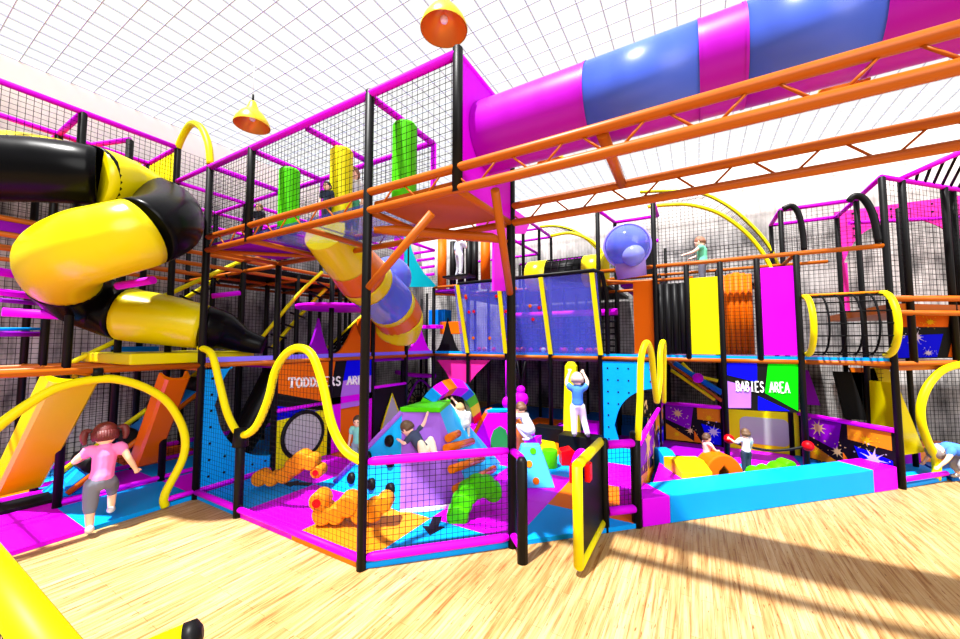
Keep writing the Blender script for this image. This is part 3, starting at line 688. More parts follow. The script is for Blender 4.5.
# tall deck panels y=5
for x0,x1,z0,z1,m_,lab in [(1.62,1.98,1.8,3.14,ORG,'orange tall panel on the deck left of the black one'),(2.52,2.98,1.8,3.12,YEL,'bright yellow tall panel on the rear deck'),(3.55,3.97,1.8,3.2,MAG,'magenta tall panel on the rear deck beside the net tunnel'),(2.02,2.48,1.8,3.05,BLACK,'black fluted tall panel between the orange and yellow ones')]:
    b = MB().span((x0,5.02,z0),(x1,5.06,z1))
    if m_ is BLACK:
        for i in range(4): b.tube([(x0+.06+i*.115,5.02,z0),(x0+.06+i*.115,5.02,z1)], .05, 10)
    b.build('tall_panel', m_, label=lab, cat='panel', group='tall coloured deck panels')
b = MB()
for i in range(5): b.tube([(3.07+i*.085,5.3,1.8),(3.07+i*.085,5.3,3.2-.02*abs(i-2))], .05, 10)
b.build('tall_panel', ORG, label='shaded rust orange fluted panel between the yellow and magenta ones', cat='panel', group='tall coloured deck panels')
netp((3.0,5.04,1.8),(.5,0,0),(0,0,1.3), T, .06, .004)
# upper columns behind arena
for px0,px1,yt,m_,lab in [(436,448,240,ORG,'upright orange roller column left of the child on the upper deck'),(480,491,234,ORG,'upright orange roller column right of the child on the upper deck')]:
    c0 = ony((px0+px1)/2, 285, 5.4); c1 = ony((px0+px1)/2, yt, 5.4); r_ = .12
    MB().tube([(c0.x,5.4,3.3),(c0.x,5.4,c1.z)], r_, 16).build('roller_column', m_, label=lab, cat='column')
for k, px in enumerate((453,461,469,475,500)):
    c0 = ony(px, 285, 5.55)
    MB().tube([(c0.x,5.55,3.3),(c0.x,5.55,4.62)], .085, 12).build('roller_column', BLACK, label=['first black roller column beside the left orange column','second black roller column behind the climbing child','third black roller column right of the child','fourth black roller column next to the right orange column','black roller column behind the black centre post'][k], cat='column', group='black roller columns on the upper deck')
XW = -.9; wr_ = lambda px, py: onx(px, py, XW)
MB().prism([wr_(476,187),wr_(514,211),wr_(529,222),wr_(524,234),wr_(513,234),wr_(513,291),wr_(492,291),wr_(492,233),wr_(476,233)], (.04,0,0)).build('tall_panel', mat('bright_magenta_panel',(.62,.01,.55),.5,.1), label='large magenta side panel behind the black centre post on the upper deck', cat='panel')
e1 = wr_(551,237); rail(wr_(476,184), e1, T, MAG, .04); rail(e1, e1+V((-1.6,0,0)), T, MAG, .035)
e2_ = wr_(539,228.5); rail(e2_, e2_+V((-1.4,0,0)), T, MAG, .03)
for q in (e1, e2_, wr_(523,217)): post(q.x, q.y, 3.3, q.z, T, .04)
post(e2_.x-1.0, e2_.y, 3.3, e2_.z, T, .035)
# cyan and magenta curved panel x=-3, y4..5
t = thing('curved_panel', (-3,4.5,3.3), 'cyan concave corner panel with a magenta edge on the upper left deck', 'panel')
pts = [onx(404,287,-3.0),onx(404,234,-3.0)]+[onx(x,y,-3.0) for x,y in [(408,238),(411,250),(416,262),(423,273),(431,281),(436,287)]]
MB().prism(pts, (.03,0,0)).build('board', mat('turquoise_panel',(.0,.55,.60),.5,.1), t)
MB().prism([onx(x,y,-3.0) for x,y in [(394,287),(394,236),(403,234),(403,287)]], (.03,0,0)).build('edge_panel', MAG, t)

# blue arena
t = thing('ball_arena', (-.5,4.8,1.75), 'glass fronted ball arena with blue tinted leaning panes and yellow strips', 'ball arena')
L0,L1 = -2.2, 1.08; zb, zt_ = 1.76, 3.30; yb, yt_ = 4.98, 4.62
for x0, x1 in [(-2.15,-1.402),(-1.4,-.502),(-.5,.228),(.23,1.05)]:
    MB().prism([(x0,yb,zb),(x1,yb,zb),(x1,yt_,zt_),(x0,yt_,zt_)], (0,.015,0)).build('pane', PGLASS, t)
for i in range(16):
    kx = random.uniform(-2.0,.95); kz = random.uniform(.15,.95); p = V((kx, yb+(yt_-yb)*kz, zb+(zt_-zb)*kz)); nn = V((0,-.97,-.25))
    MB().tube([p+nn*.002, p+nn*.012], .035, 10, smooth=False).build('dot_sticker', random.choice([RED,ORG,MAG]), t)
def onlean(px, k):
    # point on the leaning pane plane at its foot or head
    y_ = yb if k == 0 else yt_; z_ = zb if k == 0 else zt_
    lo, hi = -4., 3.
    for _ in range(40):
        m_ = (lo+hi)/2; q = V((m_, y_, z_))-CAM
        X_ = 480+FPX*q.dot(R)/q.dot(F)
        if X_ < px: lo = m_
        else: hi = m_
    return V((m_, y_-.015, z_))
for pt, pb_ in [(458,468),(499,506),(541,551),(592,601)]:
    a, b_ = onlean(pt,1), onlean(pb_,0); w_ = V((.045,0,0))
    MB().prism([a-w_, a+w_, b_+w_, b_-w_], (0,-.02,0)).build('strip', YEL, t)
a, b_ = onlean(456,1), onlean(594,1)
MB().tube([a+V((0,.1,.04)), b_+V((0,0,.04)), b_+V((.12,.12,0)), V((b_.x+.14,5.0,2.9)), V((b_.x+.14,5.0,1.78))], .04, 8).build('frame', BLACK, t)
# balls inside
for i in range(26):
    q = V((random.uniform(-1.9,.9), random.uniform(5.1,5.4), 1.84))
    MB().sphere(q, .055, 10, 6).build('play_ball', random.choice([RED,RED,MAG,ORG,WHT]), label='small coloured ball lying inside the blue tinted ball arena', cat='ball', group='balls in the ball arena')
# netting grid inside arena
MB().net((-1.3,5.5,1.8),(2.5,0,0),(0,0,.75),.12,.02).build('cargo_net', NETM, label='coarse black cargo net with a purple top inside the blue arena', cat='cargo net', recalc=False)
MB().bar((-1.3,5.5,2.62),(1.25,5.5,2.62), .07, 10).build('padded_bar', MAGD, label='padded purple bar over the cargo net inside the arena', cat='bar')
# crawl barrel above arena
t = thing('crawl_barrel', (.15,5.5,3.3), 'yellow ended crawl barrel with a black mesh middle above the blue arena', 'crawl tube')
xa = [ony(px,262,5.5).x for px in (529,549,584,604)]
for x0,x1,m_,nm in ((xa[0],xa[1],YELP,'end_section'),(xa[2],xa[3]+.05,YELP,'end_section')):
    MB().tube([(x0,5.5,3.5),(x0+.03,5.5,3.5),(x1,5.5,3.5)], [.30,.34,.34], 24).build(nm, m_, t)
b = MB(); b.m(BLACK); b.tube([(xa[1],5.5,3.5),(xa[2],5.5,3.5)], .30, 20)
for i in range(6): b.tube(arc((xa[1]+(xa[2]-xa[1])*i/5,5.5,3.5),(0,.33,0),(0,0,.33),0,2*PI,20)[:-1], .012, 5, closed=True)
for i in range(16): a_ = 2*PI*i/16; b.tube([(xa[1],5.5+.33*math.cos(a_),3.5+.33*math.sin(a_)),(xa[2],5.5+.33*math.cos(a_),3.5+.33*math.sin(a_))], .01, 5)
b.build('mesh_section', NETM, t)
# blue dome
c_ = at(627,246,6.7); t = thing('viewing_dome', c_-V((0,0,.4)), 'shiny blue bubble dome with a rim on the upper deck right of the barrel', 'dome')
MB().sphere(c_, .37, 28, 16).build('bubble', PDOME, t)
MB().sphere(at(633,255,6.45), .19, 20, 12).build('inner_bowl', mat('pale_violet_bowl',(.13,.15,.5),.2,.2), t)
dn = (CAM-c_).normalized(); ux = dn.cross(V((0,0,1))).normalized(); uz = ux.cross(dn)
MB().tube(arc(c_+dn*.02,ux*.385,uz*.385,0,2*PI,36)[:-1], .022, 8, closed=True).build('rim', mat('violet_rim',(.25,.22,.8),.25,.5), t)
MB().tube([c_-V((-.05,-.15,.55)), c_-V((-.02,-.1,.25))], [.25,.27], 20).build('support', mat('dark_violet',(.2,.12,.4),.4,.4), t)
MB().span((1.1,6.05,3.35),(1.95,6.1,4.2)).build('back_panel', BLACK, label='dark back panel behind the blue dome', cat='panel')
# yellow twin arches
def pair_arch(plans, label):
    t = thing('roof_arch', ony(*plans[0][1][0], plans[0][0]), label, 'arch')
    for Y, pts, r_ in plans: MB().tube(smooth_path([ony(x,y,Y) for x,y in pts],5), r_, 10).build('arch_tube', YEL, t)
    Y0, p0, _ = plans[0]; Y1, p1, _ = plans[1]
    b = MB(); A_ = smooth_path([ony(x,y,Y0) for x,y in p0],5); B__ = smooth_path([ony(x,y,Y1) for x,y in p1],5); n = min(len(A_),len(B__))
    for i in range(0, n): b.tube([A_[i], B__[i]], .004, 3, caps=False, smooth=False)
    for k in range(1,8): b.tube([A_[i].lerp(B__[i], k/8) for i in range(n)], .004, 3, caps=False, smooth=False)
    b.build('roof_net', NETM, t, recalc=False)
pair_arch([(6,[(551,236),(570,233),(588,239),(598,247),(604,258)],.036),(7,[(540,227),(555,226),(572,230),(588,240),(600,252)],.036)], 'short pair of yellow arches over the barrel left of the blue dome')
pair_arch([(6,[(648,207),(668,205),(690,205),(718,213),(744,231),(762,252),(774,274)],.036),(7,[(640,192),(668,191),(700,193),(728,206),(752,226),(770,248),(779,268)],.036)], 'long pair of yellow arches curving down over the green vested child')
xa1, xa2 = ony(657,207,6).x, ony(772,270,6).x
atop = [ony(x,y,6) for x,y in [(648,207),(668,205),(690,205),(718,213),(744,231),(762,252),(774,274)]]
def aft(tt):
    x = xa1+(xa2-xa1)*tt
    for i in range(len(atop)-1):
        if atop[i].x <= x <= atop[i+1].x: k = (x-atop[i].x)/(atop[i+1].x-atop[i].x); return (atop[i].z*(1-k)+atop[i+1].z*k-3.1)/2
    return 0
MB().net((xa1,6.02,3.1),(xa2-xa1,0,0),(0,0,2),.07,.0035,aft).build('safety_net', NETM, label='black safety net filling the space under the long yellow arches', cat='net', recalc=False)
# black arch hoops
for i, (pts, Y, lab) in enumerate([([(783,209),(792,206),(799,215),(803,235),(804,250)],5.9,'black curved hoop tube behind the magenta panel'),([(849,201),(855,196),(864,199),(873,215),(879,243)],5.0,'black curved hoop tube at the corner of the right tower')]):
    MB().tube(smooth_path([ony(x,y,Y) for x,y in pts],5), .045, 10).build('hoop_tube', BLACK, label=lab, cat='arch', group='black hoops on the right tower')
# barrel net tunnel
t = thing('net_tunnel', (4.5,5.3,1.8), 'cylindrical black net tunnel with yellow end hoops on the rear deck', 'net tunnel')
xl, xr = 4.08, 4.93; cy_, cz_, rr_ = 5.02, 2.26, .44
for x in (xl,xr): MB().tube(arc((x,cy_,cz_),(0,rr_,0),(0,0,rr_),.5*PI,1.5*PI,24), .042, 10).build('hoop', YEL, t)
b = MB()
for i in range(1,5): b.tube(arc((xl+(xr-xl)*i/5,cy_,cz_),(0,rr_,0),(0,0,rr_),.5*PI,1.5*PI,20), .014, 6)
for i in range(9): a_ = PI*(.5+i/8); b.tube([(xl,cy_+rr_*math.cos(a_),cz_+rr_*math.sin(a_)),(xr,cy_+rr_*math.cos(a_),cz_+rr_*math.sin(a_))], .012, 6)
b.build('net', NETM, t)
MB().bar((xl-.1,cy_,cz_+rr_+.02),(xr,cy_,cz_+rr_+.02), .02, 8).build('top_bar', ORGL, t)

# right tower
T = thing('play_structure', (5.6,5.6,0), 'right climbing tower with magenta rails and tall black posts beyond the babies area', 'climbing frame')
dg = [(5.3,5.3),(5.98,5.98),(6.15,6.2)]
for x,y in dg: post(x,y,1.72,4.38,T)
post(5.55,6.2,0,4.2,T,.036); post(6.6,6.6,0,4.3,T)
rail((5,5,4.38),(6.6,6.6,4.38),T,MAG,.036); rail((4.9,6,4.0),(7.2,7.4,4.15),T,MAG,.03)
rail((5.3,5.3,4.4),(6.6,5.6,5.0),T,MAG,.04)
for i in range(8): k=.15+i*.11; a = V((5.3,5.3,4.4)).lerp(V((6.6,5.6,5.0)),k); b_ = V((5,5,4.36)).lerp(V((6.6,6.6,4.38)),.2+k*.8); MB().tube([a,b_], .02, 6).build('rung', BLACK, T)
rail((5,5,1.70),(7.4,7.4,1.70),T,ORGT,.035); rail((5.0,5.02,2.62),(7.2,6.9,2.68),T,ORGT,.045); rail((5.0,5.02,2.42),(7.2,6.9,2.44),T,ORGT,.04)
MB().prism([(5.06,5.12,2.44),(7.2,7.0,2.44),(7.2,8.2,2.44),(5.06,8.2,2.44)], (0,0,.12)).build('platform', ORGT, T)
MB().prism([(5.06,5.12,1.60),(7.2,7.25,1.60),(7.2,8.2,1.60),(5.06,8.2,1.60)], (0,0,.08)).build('platform', ORGT, T)
netp((5,5,2.7),(1.6,1.6,0),(0,0,1.66), T, .08, .004); netp((5,6.5,2.6),(2.6,0.6,0),(0,0,1.7), T, .09, .005)
netp((5.1,6.6,.1),(2.5,1.5,0),(0,0,1.5), T, .07, .005)
MB().bar((5.03,5.03,.12),(5.68,5.7,.12), .035, 10).build('base_rail', MAG, T)
t = thing('arch_panel', (5.2,7,2.7), 'tall pink panel with a large round opening in the right tower', 'panel')
xa_, xc_, xl_ = ony(849,290,7.2).x, ony(903,290,7.2).x, ony(839,290,7.2).x
zc2 = ony(903,219,7.2).z-(xc_-xa_)
archpanel(t, lambda u,z: V((u,7.2,z)), xl_, 7.6, zc2, ony(880,206,7.2).z, xc_, zc2, xc_-xa_, PINK, (0,.03,0))
MB().prism([(xl_,7.2,2.6),(xa_,7.2,2.6),(xa_,7.2,zc2),(xl_,7.2,zc2)], (0,.03,0)).build('leg_board', PINK, t)

# splash panels
def blot(bb, c_, ux, uy, r, n, off, m_, seed):
    rnd = random.Random(seed); pts = []
    for i in range(n*4):
        a_ = 2*PI*i/(n*4); k = (1.0 if i % 4 == 0 else .45)*rnd.uniform(.75,1.15); pts.append(c_+off+(ux*math.cos(a_)+uy*math.sin(a_))*r*k)
    bb.m(m_).prism(pts, off.normalized()*.002)
    for i in range(n):
        a_ = rnd.uniform(0,2*PI); q = c_+off+(ux*math.cos(a_)+uy*math.sin(a_))*r*rnd.uniform(1.15,1.6); rr2 = r*rnd.uniform(.05,.11)
        bb.prism([q+(ux*math.cos(2*PI*k/6)+uy*math.sin(2*PI*k/6))*rr2 for k in range(6)], off.normalized()*.002)
def splash_panel(a, b_, z0, z1, label, seed, nrm, mirror=False):
    a, b_ = V(a), V(b_); u = b_-a; Z = V((0,0,1)); ux = u.normalized(); n_ = V(nrm).normalized()
    t = thing('splash_panel', (a+b_)/2+Z*z0, label, 'panel')
    g_ = lambda s_, h_, k=0: a+u*s_+Z*(z0+(z1-z0)*h_)+n_*(.0+k)
    bb = MB(); bb.m(BLACK).prism([g_(0,0),g_(1,0),g_(1,1),g_(0,1)], -n_*.03)
    for m_, ps in [(PURP,[(.03,.97),(.50,.97),(.44,.35),(.03,.60)]),(ORGL,[(.56,.97),(.97,.97),(.97,.62),(.56,.66)]),(ORGL,[(.03,.48),(.52,.03),(.03,.03)]),(DBLUE,[(.62,.55),(.97,.42),(.97,.03),(.72,.03)]),(ORG,[(.50,.35),(.62,.03),(.5,.03)])]:
        bb.m(m_).prism([g_(s_,h_,.001) for s_,h_ in ps], n_*.003)
    r = u.length*.10
    blot(bb, g_(.24,.78), ux, Z, r*1.1, 9, n_*.006, CREAMSPL, seed); blot(bb, g_(.44,.33), ux, Z, r*.8, 8, n_*.006, CREAMSPL, seed+1)
    blot(bb, g_(.8,.36), ux, Z, r*1.2, 9, n_*.006, PALESPL, seed+2); blot(bb, g_(.74,.72), ux, Z, r*.8, 9, n_*.006, YSPL, seed+3); blot(bb, g_(.22,.2), ux, Z, r*.7, 8, n_*.006, YSPL, seed+4)
    bb.build('board', None, t, recalc=True)
    MB().bar(a+Z*(z1+.02), b_+Z*(z1+.02), .035, 10).build('top_rail', MAG, t)
    return t
splash_panel((2,6,0),(3.05,6,0),.06,.76,'paint splash panel in purple, orange and blue left of the yellow mirror panel',3,(0,-1,0))
splash_panel((4.1,5.96,0),(4.96,5.0,0),.06,.76,'paint splash panel in purple, orange and blue right of the yellow mirror panel',13,(-1,-1,0))
splash_panel((2.0,2.35,0),(2.0,5.95,0),.06,.80,'long paint splash side panel running along the left side of the babies area',23,(1,0,0))
t = thing('splash_panel', ony(925,357,6.0), 'blue and orange paint splash panel above the deck in the right tower', 'panel')
b = MB(); b.m(BLACK).prism([ony(x,y,6.0) for x,y in [(895,306),(956,306),(956,358),(895,359)]], (0,.03,0))
for m_, ps in [(ORG,[(896,308),(950,308),(948,327),(896,327)]),(DBLUE,[(896,336),(943,334),(937,357),(896,358)]),(ORG,[(948,357),(952,340),(955,357)])]: b.m(m_).prism([ony(x,y,5.998) for x,y in ps], (0,-.004,0))
blot(b, ony(916,337,5.99), V((1,0,0)), V((0,0,1)), .10, 10, V((0,-.004,0)), PALESPL, 4); blot(b, ony(928,353,5.99), V((1,0,0)), V((0,0,1)), .06, 9, V((0,-.004,0)), PALESPL, 5); blot(b, ony(930,322,5.99), V((1,0,0)), V((0,0,1)), .07, 9, V((0,-.004,0)), YSPL, 6)
b.build('board', None, t)
t = thing('activity_panel', (3.6,6,.06), 'yellow panel with a large rounded grey mirror at the back of the babies area', 'panel')
MB().span((3.06,5.99,.06),(4.16,6.02,.84)).build('board', YEL, t)
rp = []
for cx, cz2, a0 in ((3.87,.55,0),(3.36,.55,90),(3.36,.28,180),(3.87,.28,270)):
    rp += [V((cx+.1*math.cos(math.radians(a0+15*k)),5.985,cz2+.1*math.sin(math.radians(a0+15*k)))) for k in range(7)]
MB().prism(rp, (0,.01,0)).build('mirror', MIR, t)
# babies sign
t = thing('sign_board', (3.5,5,1), 'multicoloured BABIES AREA sign board under the orange deck rail', 'sign')
fy = lambda px, py, k=0: ony(px, py, 5.0-k)
b = MB()
b.m(BLACK).prism([fy(725,362),fy(799,364),fy(799,413),fy(725,409)], (0,.03,0))
for m_, ps in [(DBLUE,[(727,363),(757,363),(757,382),(727,375)]),(LILAC,[(727,381),(751,387),(751,408),(727,408)]),(GRNP,[(768,364),(798,364),(798,411),(765,393)]),(DBLUE,[(758,396),(790,411),(758,410)])]:
    b.m(m_).prism([fy(x,y,.002) for x,y in ps], (0,-.004,0))
bo2 = b.build('board', None, t)
pa = fy(736,391,.008); pb = fy(790,393,.008)
lettering('BABIES AREA', lambda u, v_, dz: V((pa.x+u, 4.992-dz, pa.z+(pb.z-pa.z)*u/(pb.x-pa.x)+v_)), pb.x-pa.x, .16, bo2, .01)

# bench
t = thing('soft_bench', (3.5,3.5,0), 'long low cyan foam bench with magenta ends in front of the babies area', 'bench')
dgv = V((.707,.707,0)); nv = V((-.707,.707,0))
def seg(s0, s1, m_, nm, w=.42):
    a, b_ = V((2.06,2.06,0))+dgv*s0, V((2.06,2.06,0))+dgv*s1
    MB().prism([a, b_, b_+nv*w, a+nv*w], (0,0,.30)).build(nm, m_, t, bevel=.012)
seg(0,.36,MAG,'end_block'); seg(.36,3.62,CYAN,'bench_block',.40); seg(3.62,4.08,MAG,'end_block')
MB().prism([(2.3,3.1,0),(2.6,3.0,0),(2.7,3.9,0),(2.08,3.9,0),(2.08,2.7,0)], (0,0,.22)).build('foam_block', MAG, bevel=.01, label='low magenta foam platform behind the left end of the cyan bench', cat='foam block')
# babies toys
g = onz(688,487,.05)
def blk(c_, sz, rz, m_, label, cat='foam block', bev=.015, z0=MT): return MB().box((c_[0],c_[1],z0+sz[2]/2), sz, rz).build('foam_block', m_, bevel=bev, label=label, cat=cat)
t = thing('soft_slide', (2.45,3.9,MT), 'small yellow and cyan soft block slide beside the orange horseshoe', 'soft play')
c_ = at(687,470,5.15); e1 = R*.21; e2 = V((-.5,.866,0))*.25
b = MB(); prof = [(-1,MT),(-1,.30),(-.2,.40),(.5,.40),(1,.36),(1,MT)]
MB().prism([V((c_.x,c_.y,0))-e1*.95+e2*q+V((0,0,z)) for q,z in prof], e1*1.9).build('slide_body', YEL, t, bevel=.01)
c2 = at(667,464,5.6); MB().prism([V((c2.x,c2.y,0))-e1*.6+e2*q+V((0,0,z)) for q,z in prof], e1*.9).build('side_block', CYAN, t, bevel=.01)
c_ = onz(725,481,MT); ux = R; 
b = MB(); op = [c_+ux*(.29*math.cos(a_))+V((0,0,.36*math.sin(a_))) for a_ in [PI*i/16 for i in range(17)]]+[c_-ux*.07]+[c_+ux*(-.07+.0)+V((0,0,.12)), c_+V((0,0,.2)), c_+ux*.06+V((0,0,.12)), c_+ux*.07]
b.prism(op, V((-.5,.866,0))*.30).build('horseshoe_tunnel', ORG, bevel=.02, label='dome shaped orange foam tunnel behind the cyan bench', cat='soft play')
def caterpillar(px, zs, depth, rad, m_, label, parts=None, ring=None):
    pts = [at(x,y,depth+dd_) for x,y,dd_ in px]
    t = thing('caterpillar_rocker', (pts[0].x,pts[0].y,MT), label, 'soft play')
    nv2 = V((-.5,.866,0))
    b = MB()
    for i, (p, r_) in enumerate(zip(pts, rad)): b.tube([p-nv2*.11, p-nv2*.08, p+nv2*.08, p+nv2*.11], [r_*.82, r_, r_, r_*.82], 20)
    bo_ = b.build('body', m_, t)
    if ring is not None:
        for k in ring:
            p = pts[k]-nv2*.112; r_ = rad[k]
            MB().tube([p-nv2*.012, p+nv2*.01], r_*.45, 14).build('eye_disc', RED if m_ is ORGL else GRN, bo_)
    return t
nv3 = V((-.5,.866,0))
caterpillar([(262,477,.0),(274,478,0),(286,474,0),(296,465,0),(303,459,0),(312,461,0),(319,470,0)], None, 5.0, [.10,.085,.10,.12,.12,.10,.085], ORGL, 'orange wavy foam rocker on the cyan tile near the round mirror', ring=[6])
caterpillar([(321,499,0),(325,512,0),(338,512,0),(350,503,0),(362,512,0),(374,509,0),(385,501,0)], None, 4.05, [.10,.11,.10,.12,.10,.11,.09], ORGL, 'orange foam caterpillar rocker on the orange tile behind the front fence', ring=[0])
caterpillar([(458,514,-.05),(462,502,0),(468,492,.05),(477,486,.1),(486,486,.15),(493,491,.2)], None, 4.2, [.12,.12,.12,.12,.11,.10], GRN, 'green foam caterpillar rocker beside the diagonal fence')
t = caterpillar([(756,474,0),(766,473,.02),(778,470,.05),(786,466,.1)], None, 5.45, [.10,.11,.11,.10], GRN, 'green foam caterpillar lying by the child in the babies area')
# tube rope with red balls
t = thing('ball_rope', (3.5,5.9,.3), 'sagging black rope between two red balls in front of the grey mirror', 'rope toy')
rpth = [ony(x,y,4.9) for x,y in [(729,439),(742,445),(765,450),(785,450),(808,446)]]
MB().tube(smooth_path(rpth,4), .02, 8).build('rope', BLACK, t)
for p, r_ in ((rpth[0],.075),(rpth[-1],.075)): MB().sphere(p, r_, 16, 10).build('ball', RED, t)

# ------------------------------------------------------------------ toddlers area toys
t = thing('climbing_mountain', (-.6,1.9,MT), 'blue and violet foam climbing mountain with black holds in the toddlers area', 'climbing mountain')
a = onz(335,483,MT); b1 = onz(400,512,MT); b2 = onz(443,508,MT); b3 = onz(472,500,MT); b4 = onz(498,470,MT); bk = V((-1.4,3.0,MT)); bk2 = V((-.2,3.1,MT))
zt2 = 1.12; t0_ = onz(402,412,zt2); t1_ = onz(440,412,zt2); t2_ = t1_+V((-.25,.6,0)); t3_ = t0_+V((-.1,.5,0))
def tri3(bb, *ps): bb.poly(ps)
bb = MB(); bb.m(CYAN if 0 else mat('mountain_blue',(.0,.33,.72),.5,.3)).poly([a,b1,t0_]); bb.poly([b3,b4,t2_,t1_]); bb.poly([b4,bk2,t2_]); bb.poly([bk2,bk,t3_,t2_]); bb.poly([bk,a,t0_,t3_])
bb.m(VIOL).poly([b1,b2,t1_,t0_]); bb.poly([b2,b3,t1_]); bb.m(GRN).poly([t0_,t1_,t2_,t3_])
bb.build('body', None, t)
MB().tube([a+V((0,0,.02)), t0_], .035, 8).build('edge_trim', VIOL, t)
sk = []
for i in range(9):
    a_ = i/8; p = b1.lerp(b3, a_)-V((-.5,.866,0))*(.12*math.sin(PI*a_)); sk.append(p)
MB().prism([p+V((0,0,.0)) for p in sk], (0,0,.03)).build('speckled_skirt', mat('white_lilac',(.75,.6,.85),.6,.2), t)
fn = (b1-a).cross(t0_-a).normalized(); fn = fn if fn.dot(F) < 0 else -fn
for px, py in [(390,441),(368,457),(391,461),(352,478),(372,484),(391,489)]:
    d_ = ray(px,py); k = (a-CAM).dot(fn)/d_.dot(fn); p = CAM+d_*k
    h_ = MB().tube([p-fn*.01, p+fn*.035, p+fn*.055], [.078,.07,.04], 14).build('hand_hold', BLACK, t)
rn = (b4-b3).cross(t1_-b3).normalized(); rn = rn if rn.dot(F) < 0 else -rn
for (q0, q1) in [((446,439),(456,434)),((444,449),(470,442)),((449,470),(480,459)),((453,490),(492,469))]:
    ps = []
    for px, py in (q0,q1): d_ = ray(px,py); k = (b3-CAM).dot(rn)/d_.dot(rn); ps.append(CAM+d_*k+rn*.03)
    MB().tube(ps, .05, 12).build('log_step', ORGP, t)
MB().prism([t0_+V((-.02,-.02,0)),t1_+V((.03,-.03,0)),t2_,t3_], (0,0,.06)).build('green_cap', GRN, t, bevel=.01)
# rainbow arch
t = thing('rainbow_arch', at(450,400,6), 'rainbow coloured foam arch rising from the mountain top', 'arch')
rb_ = smooth_path([at(*q) for q in [(424,410,5.2),(430,400,5.3),(440,391,5.5),(451,387,5.7),(462,389,6.0),(469,396,6.3),(473,408,6.6),(475,418,6.9)]], 4)
cl = [GRN,CYAN,MAG,ORG,MAG,BLUE,GRN,YEL,RED]; n_ = len(rb_)
for i, m_ in enumerate(cl):
    i0 = round(i*(n_-1)/9); i1 = round((i+1)*(n_-1)/9)
    MB().tube(rb_[i0:i1+1], .125, 4, smooth=False).build('arch_block', m_, t)
# magenta castle
t = thing('soft_castle', (-.5,3.7,MT), 'magenta foam bridge with an orange slide and cyan steps in the toddlers area', 'soft play')
Yc = 3.6
q = lambda px, py: ony(px-2, py, Yc)
MB().prism([q(466,455),q(490,412),q(509,412),q(509,455)], (0,.22,0)).build('ramp_side', MAGD, t)
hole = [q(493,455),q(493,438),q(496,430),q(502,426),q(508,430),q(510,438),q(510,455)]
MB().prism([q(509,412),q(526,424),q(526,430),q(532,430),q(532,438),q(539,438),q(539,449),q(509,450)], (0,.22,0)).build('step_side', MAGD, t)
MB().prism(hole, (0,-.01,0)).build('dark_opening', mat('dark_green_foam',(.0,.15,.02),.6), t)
MB().prism([q(463,452),q(488,409),q(490,413),q(467,455)], (0,.22,0)).build('slide_bed', ORG, t)
MB().prism([q(487,410),q(510,410),q(510,413),q(487,413)], (0,.22,0)).build('top_pad', CYAN, t)
for x0, y0_ in ((518,424),(526,430),(532,438)): MB().prism([q(x0-8,y0_),q(x0+3,y0_),q(x0+3,y0_+2),q(x0-8,y0_+2)], (0,.22,0)).build('step_pad', CYAN, t)
# dotted cone
t = thing('dotted_pyramid', onz(530,490,MT), 'cyan foam pyramid block with green and orange dots behind the gate post', 'soft play')
g = onz(532,489,MT)+V((-.1,.2,0)); wd_ = .30
base = [g-R*wd_-nv3*.2, g+R*wd_-nv3*.2, g+R*(wd_+.04)+nv3*.25, g-R*wd_+nv3*.25]; tp = [p.lerp(g,.6)+V((0,0,.52)) for p in base]
MB().hull(base+tp).build('body', mat('sky_foam',(.05,.42,.85),.5,.3), t, bevel=.012)
fnn = (base[1]-base[0]).cross(tp[0]-base[0]).normalized(); fnn = fnn if fnn.dot(F) < 0 else -fnn
for px, py, m_ in ((536,481,ORG),(529,464,ORGL),(533,451,GRN)):
    d_ = ray(px,py); k = (base[0]-CAM).dot(fnn)/d_.dot(fnn); p = CAM+d_*k; MB().tube([p-fnn*.01, p+fnn*.008], .045, 14, smooth=False).build('dot', m_, t)
g = onz(548,455,MT); MB().hull([g-R*.16-nv3*.1,g+R*.16-nv3*.1,g-R*.16+nv3*.2,g+R*.16+nv3*.2,g-R*.16-nv3*.1+V((0,0,.2)),g+R*.12+V((0,0,.22)),g-R*.12+nv3*.2+V((0,0,.22)),g+R*.16+nv3*.15+V((0,0,.16))]).build('foam_block', YEL, bevel=.01, label='yellow foam block behind the green drum', cat='foam block')
g = onz(550,467,MT); MB().tube([g, g+V((0,0,.27))], .115, 24, smooth=True).build('foam_drum', GRN, bevel=.008, label='green foam drum on the cyan tile behind the pyramid', cat='foam block')
g = onz(570,466,MT); b = MB(); b.prism([g-R*.13+V((0,0,0)), g+R*.10, g+R*.16+V((0,0,.14)), g+R*.03+V((0,0,.26)), g-R*.13+V((0,0,.22))], nv3*.22).build('foam_block', RED, bevel=.01, label='red foam block between the green drum and the gate', cat='foam block')
g = onz(584,474,MT); b = MB(); b.prism([g+R*(.17*math.cos(a_))+V((0,0,.34*math.sin(a_))) for a_ in [PI*i/14 for i in range(15)]], nv3*.14).build('foam_dome', MAG, bevel=.01, label='magenta half round foam block behind the top of the gate', cat='foam block')
g = onz(579,456,MT); MB().box(g+V((0,.1,.17)), (.68,.36,.34), .0).build('foam_block', BLACK, bevel=.01, label='black foam box the climbing child stands on', cat='foam block')
g = onz(548,441,MT); MB().box(g+V((0,.1,.13)), (.6,.3,.28), 0).build('foam_block', BLACK, bevel=.01, label='low black foam box behind the crouching child in white', cat='foam block')
g = onz(553,424,MT); MB().box(g, (1.0,.6,.12), 0).build('foam_block', ORG, bevel=.01, label='low orange foam step under the rear deck', cat='foam block')
g = onz(592,434,MT); MB().box(g+V((0,0,.12)), (.3,.3,.28), 0).build('foam_block', MAGD, bevel=.01, label='purple foam cube right of the yellow climbing mast', cat='foam block')
